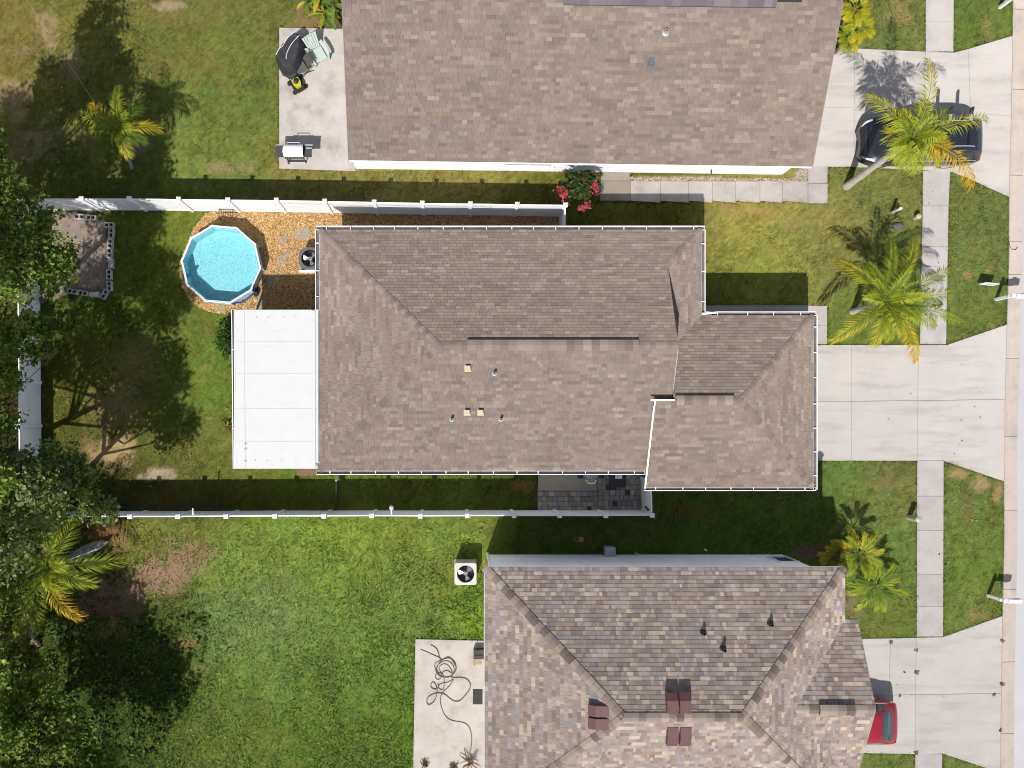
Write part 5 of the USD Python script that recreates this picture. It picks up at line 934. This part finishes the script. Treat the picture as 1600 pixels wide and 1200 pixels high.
def palm(name, label, base_px, zc, crown_px, tips, ll, trunk_r, seed, hang=.6, n=34, inner=6, wid=.013, zt=.75, el=.55, droop=1.25, cat='palm tree', ztr=None):
    rng = np.random.default_rng(seed); b = W(*base_px); c = W(*crown_px, zc); T = thing(name, label, cat, b)
    if trunk_r:
        pts = [b + (c - b) * t + np.array([0, 0, 0]) for t in np.linspace(0, 1, 12)]; rr_ = np.linspace(trunk_r, trunk_r * .72, 12) * (1 + .07 * np.sin(np.arange(12) * 2.4)); rr_[0] *= 1.2
        emit(T, 'trunk', MB().tube(pts, rr_, 12), M_PALMTRUNK, True)
        bt = MB()
        for k in range(14):
            a = k * 2.4; o = c + np.array([math.cos(a), math.sin(a), 0]) * trunk_r * .5 - [0, 0, .22 + .02 * k]; bt.tube([o, o + np.array([math.cos(a) * .16, math.sin(a) * .16, .26])], [.05, .015], 5)
        emit(T, 'leaf_bases', bt, mat('dry_leaf_base', alb(150, 112, 84), .9, .25, 14))
    for (px, py, ca, cb_, bend) in tips:
        e = W(px, py, zc * zt + rng.uniform(-.1, .1)); h = e - c; az = math.atan2(h[1], h[0]); L = np.linalg.norm(h[:2]) * 1.13
        emit(T, 'frond', frond_mesh(c, az - bend * .5, L, el + rng.uniform(-.15, .15), droop + rng.uniform(-.1, .35), ll, ca, cb_, rng, n=n, bend=bend + rng.uniform(-.22, .22), wid=wid, hang=hang), M_LEAF)
    for k in range(inner):
        az = k * 2.4 + rng.uniform(-.3, .3); L = rng.uniform(.45, .8) * np.mean([np.linalg.norm(W(t[0], t[1], zc)[:2] - c[:2]) for t in tips])
        emit(T, 'frond', frond_mesh(c, az, L, rng.uniform(.8, 1.25), 1.0, ll * .85, GRN if k % 2 else LIM, LIM, rng, n=int(n * .8), wid=wid, hang=hang), M_LEAF)
    return T
palm('palm_tree', 'tall leaning palm with feathery crown over the dark blue car, one orange hanging frond', (1323, 291), 5.1, (1425, 217),
     [(1353, 155, LIM, YEL, -.3), (1438, 114, LIM, YEL, .1), (1526, 203, LIM, YEL, -.2), (1500, 298, ORG, ORG, -.5), (1388, 250, LIM, LIM, .2), (1470, 176, LIM, LIM, .2), (1400, 182, LIM, YEL, -.2), (1478, 232, LIM, YEL, .2), (1424, 266, LIM, LIM, 0), (1456, 254, LIM, YEL, .2), (1384, 214, LIM, YEL, .1), (1440, 160, LIM, YEL, -.2), (1404, 262, LIM, LIM, 0)], .56, .14, 41, n=46, inner=6, wid=.017, zt=.93)
palm('palm_tree', 'wide palm with spreading feather fronds on the middle front lawn', (1332, 487), 2.7, (1382, 470),
     [(1307, 410, GRN, YEL, -.15), (1372, 384, GRN, LIM, .1), (1412, 382, GRN, YEL, .15), (1462, 428, GRN, LIM, -.1), (1478, 462, GRN, LIM, .1), (1480, 498, GRN, LIM, .2), (1287, 527, GRN, YEL, -.1), (1355, 540, GRN, YEL, .25), (1409, 560, LIM, ORG, -.2), (1442, 512, GRN, LIM, 0), (1340, 420, GRN, LIM, 0), (1452, 480, DKG, GRN, .1), (1376, 530, GRN, LIM, .1)], .52, .11, 42, n=60, inner=6, wid=.019, zt=.72)
palm('palm_tree', 'large green palm beside the trees at the lower back corner', (92, 880), 3.2, (78, 886),
     [(128, 812, GRN, LIM, .1), (200, 872, GRN, LIM, -.1), (155, 912, GRN, LIM, -.15), (142, 952, YEL, ORG, .75), (76, 980, GRN, LIM, .35), (20, 930, GRN, LIM, .2), (0, 846, GRN, LIM, -.1), (48, 972, GRN, LIM, .1), (30, 900, DKG, GRN, 0), (100, 830, GRN, LIM, 0), (10, 880, DKG, GRN, .1), (110, 920, GRN, LIM, .2)], .62, .12, 43, n=46, inner=3, wid=.015, zt=.80)
palm('palm_tree', 'slender leaning palm on the upper back lawn, one yellow frond and an orange tip', (206, 262), 2.7, (188, 205),
     [(146, 168, YEL, ORG, .25), (190, 142, LIM, LIM, .1), (130, 188, LIM, LIM, .15), (254, 207, YEL, YEL, -.15), (210, 246, LIM, YEL, .1), (152, 252, DKG, GRN, 0), (226, 172, DKG, GRN, 0), (168, 228, GRN, GRN, 0), (150, 212, GRN, LIM, .1), (232, 228, DKG, GRN, .1)], .46, .07, 44, n=36, inner=4, wid=.015, zt=.85)
def fan_clump(name, label, px, py, zc, rad_px, seed, cols, nfr=13, ll=.36, cat='shrub', ell=1.0):
    rng = np.random.default_rng(seed); c = W(px, py, zc); T = thing(name, label, cat, c * [1, 1, 0]); R = rad_px * S(zc)
    emit(T, 'stem', MB().tube([c * [1, 1, 0], c], .06, 7), M_BARK)
    for k in range(nfr):
        az = 2 * math.pi * k / nfr + rng.uniform(-.2, .2); cc = cols[rng.integers(len(cols))]; emit(T, 'frond', frond_mesh(c + [0, 0, rng.uniform(-.1, .1)], az, R * rng.uniform(.85, 1.2), rng.uniform(.3, 1.0), rng.uniform(.9, 1.5), ll, cc[0], cc[1], rng, n=26, wid=.014, ang=(42, 14), hang=.25, start=.3), M_LEAF)
fan_clump('cycad', 'yellow green spiky palm shrub nearest the shaded strip, by the lower house corner', 1341, 866, 1.2, 38, 51, [(LIM, YEL), (YEL, YEL), (LIM, LIM), (GRN, LIM)], 16)
fan_clump('cycad', 'green spiky palm shrub behind the yellow green one, by the lower house', 1367, 915, 1.0, 42, 52, [(GRN, LIM), (GRN, GRN), (LIM, LIM), (DKG, GRN)], 16)
fan_clump('cycad', 'dull orange green palm shrub at the lower house corner, shaded', 1306, 868, .8, 24, 53, [(DKG, ORG), (GRN, YEL)], 10)
YE2 = alb(226, 214, 40)
fan_clump('fan_palm', 'bright yellow green fan palm beside the upper roof, topmost', 1336, 14, 1.6, 26, 54, [(LIM, YE2), (YE2, YE2), (LIM, YE2)], 15, .30, 'palm')
fan_clump('fan_palm', 'bright yellow green fan palm beside the upper roof, middle', 1344, 42, 1.5, 22, 55, [(LIM, YE2), (LIM, YE2), (LIM, YE2)], 13, .30, 'palm')
fan_clump('fan_palm', 'bright yellow green fan palm beside the upper driveway, lowest', 1326, 62, 1.3, 20, 56, [(LIM, YE2), (YE2, YE2), (GRN, LIM)], 12, .28, 'palm')
# ---------------------------------------------------------------- broad leaved plants
def big_leaf(o, az, L, w, el0, droop, col, rng):
    k = 9; t = np.linspace(0, 1, k); el = el0 - droop * t; d = np.stack([np.cos(el) * math.cos(az), np.cos(el) * math.sin(az), np.sin(el)], -1); p = o + np.vstack([np.zeros(3), np.cumsum(d[:-1] * L / (k - 1), 0)]); sd = np.array([-math.sin(az), math.cos(az), 0]); ww = w * np.sin(np.pi * np.clip(.06 + .92 * t, 0, 1)) ** .8 * (t > .15) + .012
    V = np.stack([p - sd * ww[:, None] + [0, 0, .03], p, p + sd * ww[:, None] + [0, 0, .03]], 1).reshape(-1, 3); F = [[i * 3 + j, i * 3 + j + 1, i * 3 + 3 + j + 1, i * 3 + 3 + j] for i in range(k - 1) for j in range(2)]
    return MB().add(V, F, np.clip(np.asarray(col) * rng.uniform(.85, 1.15, (len(V), 1)), 0, 1))
rng = np.random.default_rng(61); T = thing('banana_plant', 'clump of large green and yellow leaves between the patio and the upper roof', 'plant', W(506, 18)); 
for ox, oy, z in ((478, 2, .9), (500, -4, 1.1), (508, 24, .8), (522, 8, 1.1)):
    o = W(ox, oy, z); emit(T, 'stem', MB().tube([o * [1, 1, 0], o], .035, 7), mat('plant_stem', alb(150, 140, 70), .7))
    for k in range(7):
        az = k * 2.4 + rng.uniform(-.4, .4); col = [alb(104, 146, 60), alb(150, 180, 40), alb(226, 200, 60), alb(130, 160, 60), alb(100, 146, 70)][rng.integers(5)]; emit(T, 'leaf', big_leaf(o + [0, 0, rng.uniform(-.2, .2)], az, rng.uniform(.5, .9), rng.uniform(.035, .10), rng.uniform(.2, .9), rng.uniform(1.0, 1.9), col, rng), M_LEAF)
def leaf_cloud(pts, size, cols, rng, elong=1.7, upb=.45):
    """one small folded leaf at each point"""
    n = len(pts); nv = rng.normal(0, 1, (n, 3)); nv[:, 2] = np.abs(nv[:, 2]) + upb; nv /= np.linalg.norm(nv, axis=1, keepdims=True); a = rng.normal(0, 1, (n, 3)); a = a - (a * nv).sum(1, keepdims=True) * nv; a /= np.linalg.norm(a, axis=1, keepdims=True); b = np.cross(nv, a); s = size * rng.uniform(.4, 1.2, (n, 1)) ** 1.3 * 1.35; l, w = s * elong * .5, s * .5
    V = np.stack([pts - a * l, pts - b * w + nv * s * .12, pts + a * l, pts + b * w + nv * s * .12], 1).reshape(-1, 3); q = np.arange(n) * 4; F = np.vstack([np.stack([q, q + 1, q + 2], 1), np.stack([q, q + 2, q + 3], 1)]); return V, F, np.repeat(cols, 4, 0)
LEAFC = np.array([alb(108, 140, 44), alb(134, 162, 54), alb(158, 180, 68), alb(184, 200, 100), alb(80, 114, 34), alb(120, 148, 52)])
def tree(name, label, base, blobs, seed, per=24, size=.08, cols=LEAFC, twigs=44, trunk_r=.11, cat='tree', dens=1.0, group=None):
    """blobs: (px, py, z, radius, squash). Limbs grow from the trunk to every blob, twigs through it, leaves in clusters along the twigs."""
    rng = np.random.default_rng(seed); b = W(*base) if len(base) == 2 else np.array(base); T = thing(name, label, cat, b, group); cen = np.array([W(p[0], p[1], p[2]) for p in blobs]); top = cen.mean(0) * [1, 1, .55]
    tr = MB(); mid = (b + top) / 2 + rng.normal(0, .12, 3); tr.tube([b - [0, 0, .1], b + (mid - b) * .5, mid, top], [trunk_r * 1.25, trunk_r, trunk_r * .85, trunk_r * .6], 9); emit(T, 'trunk', tr, M_BARK, True)
    P, C = [], []; tw = MB()
    for (px, py, z, r, sq), c in zip(blobs, cen):
        k = mid + (c - mid) * .5 + rng.normal(0, .15, 3); lb = MB().tube([mid + (top - mid) * rng.uniform(.2, 1), k, c - [0, 0, r * sq * .4]], [trunk_r * .5, trunk_r * .3, trunk_r * .12], 6, cap=False); emit(T, 'limb', lb, M_BARK, True)
        nt = int(twigs * r * r * dens) + 8
        for i in range(nt):
            u = rng.normal(0, 1, 3); u /= np.linalg.norm(u); rad = r * rng.uniform(.35, 1.08) ** .7; lump = .75 + .5 * meshkit.noise((u * 1.6 + seed + px * .01)[None], 3)[0]; e = c + u * rad * lump * [1, 1, sq]; s0 = c + (e - c) * rng.uniform(.1, .5) - [0, 0, .1]
            if i % 3 == 0: tw.tube([s0, (s0 + e) / 2 + rng.normal(0, .05, 3), e], [.018, .011, .005], 4, cap=False)
            n = int(per * rng.uniform(.5, 1.5)); q = e + rng.normal(0, .15, (n, 3)) * [1, 1, .7]; P.append(q); base_c = cols[rng.integers(len(cols))]; C.append(np.clip((base_c * .6 + cols[rng.integers(0, len(cols), n)] * .4) * rng.uniform(.75, 1.25, (n, 1)), 0, 1))
    if tw.v: emit(T, 'twigs', tw, mat('twig_bark', alb(150, 140, 126), .85, .2, 10), kind='stuff')
    P, C = np.vstack(P), np.vstack(C); emit(T, 'crown', leaf_cloud(P, size, C, rng), M_LEAF, kind=None); return T
GRY = np.array([alb(170, 186, 110), alb(164, 176, 122), alb(128, 148, 80), alb(108, 132, 64), alb(182, 188, 146)])
tree('tree', 'leafy tree over the back fence corner, above the sand bed', (64, 470), [(34, 318, 6.4, .7, .7), (14, 372, 7.0, 1.0, .8), (58, 385, 6.2, .9, .7), (82, 425, 5.4, .75, .6), (44, 428, 6.6, .8, .7), (6, 430, 7.4, .9, .8), (66, 345, 5.8, .6, .7), (100, 405, 4.8, .45, .6)], 71)
tree('tree', 'thin branched tree leaning over the middle of the back fence', (44, 575), [(4, 520, 6.8, .9, .8), (24, 530, 6.0, .5, .7), (8, 590, 6.4, .6, .8), (42, 506, 5.4, .45, .6), (56, 548, 5.0, .35, .6), (-50, 560, 7.5, 1.5, .8), (78, 515, 4.6, .55, .5), (104, 500, 4.2, .5, .5), (128, 492, 3.8, .4, .5), (8, 652, 6.0, .5, .7)], 72, dens=.9, trunk_r=.04)
tree('tree', 'big spreading tree over the lower corner of the back fence', (96, 790), [(20, 735, 6.0, .95, .7), (62, 728, 5.6, .8, .7), (100, 716, 5.0, .6, .6), (40, 765, 6.2, 1.2, .7), (90, 755, 5.4, .9, .7), (20, 805, 6.4, 1.2, .7), (60, 805, 5.6, 1.0, .7), (122, 734, 4.6, .5, .6), (138, 790, 4.2, .65, .6), (165, 800, 3.6, .35, .5), (-40, 770, 7.0, 1.6, .8), (118, 755, 5.0, .65, .6), (-10, 860, 6.6, 1.2, .7), (60, 780, 7.2, .9, .7)], 73, cols=np.vstack([LEAFC, GRY]), dens=.85)
tree('tree', 'dark leafy tree filling the lower left corner', (90, 1090), [(20, 1100, 4.6, 1.0, .7), (60, 1110, 4.4, 1.0, .7), (30, 1160, 5.0, 1.2, .7), (95, 1130, 4.0, .9, .7), (80, 1180, 4.6, 1.1, .7), (130, 1180, 4.0, .9, .7), (165, 1185, 3.6, .7, .6), (-40, 1150, 6.0, 1.4, .8), (110, 1250, 4.6, 1.3, .7), (30, 1240, 5.4, 1.4, .8), (50, 1075, 3.8, .6, .6)], 74, cols=LEAFC)
tree('tree', 'yellow green bushy tree at the left edge below the large palm', (60, 1010), [(15, 1005, 3.2, .8, .7), (40, 1035, 2.8, .7, .7), (12, 1050, 3.0, .8, .7), (0, 950, 3.4, .7, .7), (5, 900, 3.4, .6, .7)], 75, cols=np.array([alb(112, 124, 48), alb(130, 138, 56), alb(92, 108, 40), alb(150, 150, 60)]))
tree('tree', 'tall tree mostly outside the left edge, shading the upper back lawn', (-10, 330), [(-70, 210, 7.2, 1.2, .8), (-30, 265, 6.6, .9, .8), (-95, 160, 7.6, 1.0, .8), (-28, 205, 5.6, .8, .8), (-60, 120, 7.0, .9, .8), (-120, 260, 8.0, 1.4, .8), (-16, 300, 6.0, .8, .8), (-134, 233, 6.5, .9, .8), (-190, 318, 6.5, 1.2, .8), (-164, 391, 6.5, 1.0, .8), (-20, 240, 5.0, .6, .7)], 76)
tree('tree', 'tall tree outside the left edge, shading the fenced yard', (-60, 740), [(-75, 712, 10, .85, .7), (-69, 795, 10, 1.0, .7), (-20, 750, 10, .7, .6), (-111, 615, 10, 1.0, .7), (-138, 906, 10, 1.0, .7), (-58, 961, 10, .9, .7), (-20, 1040, 10, .7, .6), (-208, 753, 10, 1.2, .7), (-249, 900, 10, 1.1, .7), (-90, 700, 9.4, .9, .7), (-110, 850, 9.4, .9, .7)], 78, trunk_r=.14, dens=1.9)
tree('tree', 'tall tree outside the upper left edge, shading the upper lawn', (-120, 420), [(-201, 241, 10, .9, .7), (-277, 324, 10, 1.1, .7), (-97, 449, 10, .9, .7), (-332, 435, 10, 1.2, .7), (-208, 449, 10, 1.1, .7), (-374, 379, 10, 1.0, .7), (-249, 518, 10, 1.2, .7), (-83, 352, 10, .7, .7), (-160, 296, 10, .7, .7), (-150, 400, 9.6, .9, .7)], 79, trunk_r=.14, dens=1.9)
tree('tree', 'tree outside the lower left corner, shading the wild grass', (40, 1160), [(-60, 1290, 6.5, 1.4, .8), (-20, 1330, 6.0, 1.2, .8), (-110, 1200, 6.6, 1.4, .8), (60, 1330, 6.2, 1.3, .8), (-70, 1050, 6.0, 1.2, .8), (-50, 960, 5.6, 1.0, .8), (120, 1300, 5.2, 1.1, .8), (0, 1260, 5.6, 1.0, .8)], 77)
def bush(name, label, px, py, z, rx, ry, rz, n, cols, seed, size=.07, cat='shrub', flowers=None):
    rng = np.random.default_rng(seed); c = W(px, py, z); T = thing(name, label, cat, c * [1, 1, 0]); st_ = MB()
    cl = rng.normal(0, 1, (max(10, n // 30), 3)); cl /= np.linalg.norm(cl, axis=1, keepdims=True); cl = cl * rng.uniform(.4, 1.05, (len(cl), 1)); cl = c + cl * [rx, ry, rz]
    for e in cl[::2]: st_.tube([c * [1, 1, 0], (c + e) / 2 * [1, 1, .7], e], [.022, .014, .006], 5, cap=False)
    emit(T, 'stems', st_, M_BARK); P = cl[rng.integers(0, len(cl), n)] + rng.normal(0, .09, (n, 3)); P[:, 2] = np.maximum(P[:, 2], .03); emit(T, 'leaves', leaf_cloud(P, size, np.clip(cols[rng.integers(0, len(cols), n)] * rng.uniform(.7, 1.25, (n, 1)), 0, 1), rng), M_LEAF, kind='stuff')
    for fx_, fy_, r in flowers or ():
        f = W(fx_, fy_, z + .2); Pf = f + rng.normal(0, 1, (46, 3)) * r * np.array([1, 1, .6]); emit(T, 'flower_cluster', leaf_cloud(Pf, .075, np.array([alb(236, 92, 112), alb(214, 60, 86), alb(240, 130, 140)])[rng.integers(0, 3, 46)] * rng.uniform(.85, 1.15, (46, 1)), rng, 1.2), M_LEAF)
    return T
bush('flowering_shrub', 'dark leaved shrub with red flower clusters at the end of the upper fence', 903, 288, 1.5, .62, .62, .5, 1500, np.array([alb(70, 100, 48), alb(92, 118, 62), alb(56, 84, 44), alb(120, 104, 72)]), 81, flowers=[(876, 296, .10), (882, 303, .07), (931, 296, .09), (918, 321, .08), (884, 318, .05), (928, 285, .06), (907, 325, .04)])
T = thing('planter', 'dark round planter at the foot of the red flowering shrub', 'planter', W(930, 300)); c = W(930, 300); emit(T, 'pot', MB().lathe([(.15, 0), (.22, .34), (.19, .34), (.16, .1)], c, 16), M_DARK); emit(T, 'hoop', MB().tube([c + [.2 * math.cos(t) + .06, .26 * math.sin(t), .36] for t in np.linspace(0, 6.28, 20)], .012, 5), M_BLACK)
bush('green_shrub', 'green shrub against the edge of the white lanai', 351, 531, .5, .22, .75, .4, 1400, np.array([alb(84, 124, 40), alb(64, 104, 34), alb(104, 142, 50)]), 82, .055)
def tuft(name, label, px, py, n, L, cols, seed, z=0.0, cat='plant', spread=.5, elr=(.5, 1.4)):
    rng = np.random.default_rng(seed); o = W(px, py) + [0, 0, z]; T = thing(name, label, cat, o); mb = MB()
    for k in range(n):
        az = rng.uniform(0, 6.28); l = L * rng.uniform(.5, 1.1); mb.add(*big_leaf(o + rng.normal(0, .03, 3) * [1, 1, 0], az, l, .008, rng.uniform(*elr), rng.uniform(.8, 1.6) * spread * 2, cols[rng.integers(len(cols))], rng).data())
    emit(T, 'blades', mb, M_LEAF, kind='stuff')
DRY = [alb(176, 140, 96), alb(150, 112, 74), alb(196, 164, 120)]
tuft('grass_tuft', 'small straw coloured tuft beside the white lanai', 355, 665, 40, .30, [alb(196, 186, 90), alb(216, 200, 120)], 91)
tuft('dry_plant', 'dry brown palm-like plant on the lower patio at the frame edge', 735, 1190, 26, .6, [alb(204, 172, 130), alb(190, 150, 110), alb(214, 188, 150)], 92, .05, spread=.45)
tuft('dry_plant', 'small brown weed on the lower patio left of the dry plant', 708, 1198, 16, .25, [alb(150, 130, 100), alb(160, 140, 110)], 93, .05); tuft('dry_plant', 'small olive weed at the left edge of the lower patio', 663, 1193, 14, .28, [alb(120, 116, 56), alb(150, 130, 80)], 94, .05)
for i, (px, py, n, L, lb) in enumerate([(1431, 1050, 40, .22, 'weed in the driveway joint near the red car'), (1565, 1001, 26, .2, 'weed at the top of the lower driveway curb joint'), (1565, 1068, 40, .2, 'weed halfway down the lower driveway curb joint'), (1405, 1086, 16, .13, 'small weed in the cross joint of the lower driveway, nearer the car'), (1551, 1085, 16, .13, 'small weed in the cross joint of the lower driveway, nearer the street'), (1391, 1003, 18, .16, 'weed at the top end of the cracked joint in the lower driveway'), (1431, 1176, 20, .18, 'weed at the lower corner of the lower driveway'), (1563, 1140, 16, .16, 'weed at the bottom of the curb joint by the lower driveway'), (1430, 1015, 14, .12, 'tiny weed at the top of the joint beside the sidewalk')]):
    tuft('weed', lb, px, py, int(n * .7), L * .42, [alb(206, 206, 130), alb(206, 196, 150), alb(170, 184, 100)], 100 + i, .035, cat='weed', spread=.2, elr=(.05, .5))
# ---------------------------------------------------------------- grass, weeds, undergrowth
rng = np.random.default_rng(7)
block = unary_union([paved.buffer(-.055), house_foot, gravel_m.buffer(-.05), paver_m.buffer(-.02), pebble_m, sand_m.buffer(-.08), Polygon(poly_px([(549, -40), (549, 268), (1243, 274), (1262, 262), (1262, -40)])).buffer(-.03), Polygon([(a0 + .5, b0), (a0 + .5, W(0, 866)[1]), (a1 - .7, W(0, 866)[1]), (a1 - .7, b0)]), slabs_l.buffer(-.03)])
xa_, xb_ = W(-30, 0)[0], W(1590, 0)[0]; yb_, yt_ = W(0, 1225)[1], W(0, -25)[1]; area = (xb_ - xa_) * (yt_ - yb_); N = int(area * 1350)
gx_, gy_ = rng.uniform(xa_, xb_, N), rng.uniform(yb_, yt_, N); ok = ~shapely.contains_xy(block, gx_, gy_); gx_, gy_ = gx_[ok], gy_[ok]
hidden = unary_union([Polygon([(x0 + .2, y0 + .6), (x1 - .6, y0 + .6), (x1 - .6, y1 - 1.0), (x0 + .2, y1 - 1.0)])]); ok = ~shapely.contains_xy(hidden, gx_, gy_); gx_, gy_ = gx_[ok], gy_[ok]
# colour comes from the same turf function, looked up on the ground grid
from scipy.interpolate import RegularGridInterpolator
gc = RegularGridInterpolator((gy, gx), np.dstack([gcol.reshape(len(gy), len(gx), 3), gbare.reshape(len(gy), len(gx))]), bounds_error=False, fill_value=None)(np.c_[gy_, gx_])
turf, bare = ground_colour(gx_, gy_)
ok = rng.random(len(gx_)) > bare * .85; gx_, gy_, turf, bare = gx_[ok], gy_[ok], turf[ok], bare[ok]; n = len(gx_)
PX_, PY_ = PXY(gx_, gy_); wild = np.clip((PY_ - 800) / 60, 0, 1) * np.clip((770 - PX_) / 30, 0, 1)
t = rng.uniform(0, 6.28, n); edge = shapely.contains_xy(paved.buffer(.07), gx_, gy_); h = rng.uniform(.014, .034, n) * (1 + .45 * wild) * np.where(edge, 2.0, 1); wd = rng.uniform(.007, .015, n) * (1 + .6 * wild); lean = rng.uniform(.6, 1.9, n) * h; la = rng.uniform(0, 6.28, n); z0 = np.interp(gx_ * 0, [0, 1], [0, 0])
clump = meshkit.noise(np.stack([gx_ * 9, gy_ * 9, gx_ * 0], -1), 17); h = h * (.5 + clump)
A_ = np.stack([gx_ - np.cos(t) * wd, gy_ - np.sin(t) * wd, z0 + .0 * h - .01], -1); B_ = np.stack([gx_ + np.cos(t) * wd, gy_ + np.sin(t) * wd, z0 - .01], -1); C_ = np.stack([gx_ + np.cos(la) * lean, gy_ + np.sin(la) * lean, z0 + h], -1)
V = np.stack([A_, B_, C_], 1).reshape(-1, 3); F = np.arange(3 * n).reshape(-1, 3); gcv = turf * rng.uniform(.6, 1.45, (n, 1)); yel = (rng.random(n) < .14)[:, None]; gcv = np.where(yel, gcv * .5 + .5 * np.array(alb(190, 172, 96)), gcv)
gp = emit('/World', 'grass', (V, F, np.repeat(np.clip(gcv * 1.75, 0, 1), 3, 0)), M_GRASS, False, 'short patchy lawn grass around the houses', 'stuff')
gn = rng.normal(0, .38, (n, 3)); gn[:, 2] = 1; gn /= np.linalg.norm(gn, axis=1, keepdims=True)
gm2 = UsdGeom.Mesh(stage.GetPrimAtPath(gp)); gm2.CreateNormalsAttr(Vt.Vec3fArray.FromNumpy(np.repeat(gn, 3, 0).astype(np.float32))); gm2.SetNormalsInterpolation('vertex')
def ground_leaves(name, label, polys, dens, hmax, cols, seed, size):
    rng = np.random.default_rng(seed); P = []
    for pts, d in polys:
        A = Polygon(poly_px(pts)); x0_, y0_, x1_, y1_ = A.bounds; m = int((x1_ - x0_) * (y1_ - y0_) * dens * d); x, y = rng.uniform(x0_, x1_, m), rng.uniform(y0_, y1_, m); q = np.stack([x, y, 0 * x], -1); k = shapely.contains_xy(A, x, y) & ((meshkit.fbm(q * 2.0, 3, seed) + .5 * (meshkit.noise(q * 7, seed) - .5)) > .47) & ~shapely.contains_xy(paved, x, y); x, y, q = x[k], y[k], q[k]
        hh = hmax * np.clip(meshkit.fbm(q * 2.0, 3, seed) * 2.4 - .9, .08, 1); P.append(np.stack([x, y, hh * rng.uniform(.1, 1, len(x)) + .02], -1))
    P = np.vstack(P); emit('/World', name, leaf_cloud(P, size, np.clip(cols[rng.integers(0, len(cols), len(P))] * rng.uniform(.7, 1.3, (len(P), 1)), 0, 1), rng), M_LEAF, False, label, 'stuff')
ground_leaves('weeds', 'broad leaved weeds growing through the wild grass of the lower lot', [([(205, 815), (770, 815), (752, 870), (752, 998), (648, 998), (640, 1220), (220, 1220), (300, 950)], .35), ([(690, 905), (754, 905), (754, 998), (650, 998)], 2.0), ([(560, 980), (646, 980), (646, 1210), (590, 1210)], 1.1)], 200, .08, np.array([alb(150, 186, 66), alb(128, 170, 58), alb(164, 192, 82), alb(110, 150, 54)]), 111, .05)
ground_leaves('undergrowth', 'dark leafy undergrowth under the trees of the lower left corner', [([(0, 820), (60, 830), (80, 960), (330, 960), (310, 1080), (280, 1120), (230, 1210), (-40, 1230), (-40, 820)], .55)], 420, .32, np.array([alb(78, 110, 40), alb(98, 128, 48), alb(60, 88, 32), alb(116, 136, 60)]), 112, .075)
ground_leaves('undergrowth', 'dark scrub behind the back fence along the left edge', [([(-40, 300), (25, 330), (52, 480), (54, 800), (-40, 820)], 1.0)], 260, .8, np.array([alb(62, 74, 32), alb(90, 70, 44), alb(50, 60, 28)]), 113, .075)

# fallen leaves
rng = np.random.default_rng(19); P, C = [], []
for (cx, cy, rx_, ry_, n) in ((160, 600, 130, 150, 420), (160, 860, 120, 60, 260), (150, 160, 150, 110, 260), (120, 400, 50, 60, 90), (1400, 640, 110, 70, 5), (1450, 380, 40, 160, 14), (700, 1100, 45, 80, 26), (900, 780, 60, 14, 20), (1400, 1080, 60, 60, 5), (1500, 800, 30, 200, 30), (480, 160, 40, 90, 18)):
    x, y = rng.normal(cx, rx_ * .55, n), rng.normal(cy, ry_ * .55, n); q = np.stack([(x - NX) * S(0), (NY - y) * S(0), np.full(n, .045)], -1)
    if cx == 430: q = np.array([W(a, b, 2.52) for a, b in zip(np.clip(x, 368, 492), np.clip(y, 488, 728))])
    P.append(q); C.append(np.array([alb(150, 116, 70), alb(176, 146, 90), alb(120, 92, 60), alb(196, 170, 100)])[rng.integers(0, 4, n)])
V, F, Cc = leaf_cloud(np.vstack(P), .045, np.vstack(C), rng, 1.8, 3.0); single('fallen_leaves', MB().add(V, F, Cc), M_TINTM, 'dry fallen leaves scattered over yard and paving', 'leaves', kind='stuff')
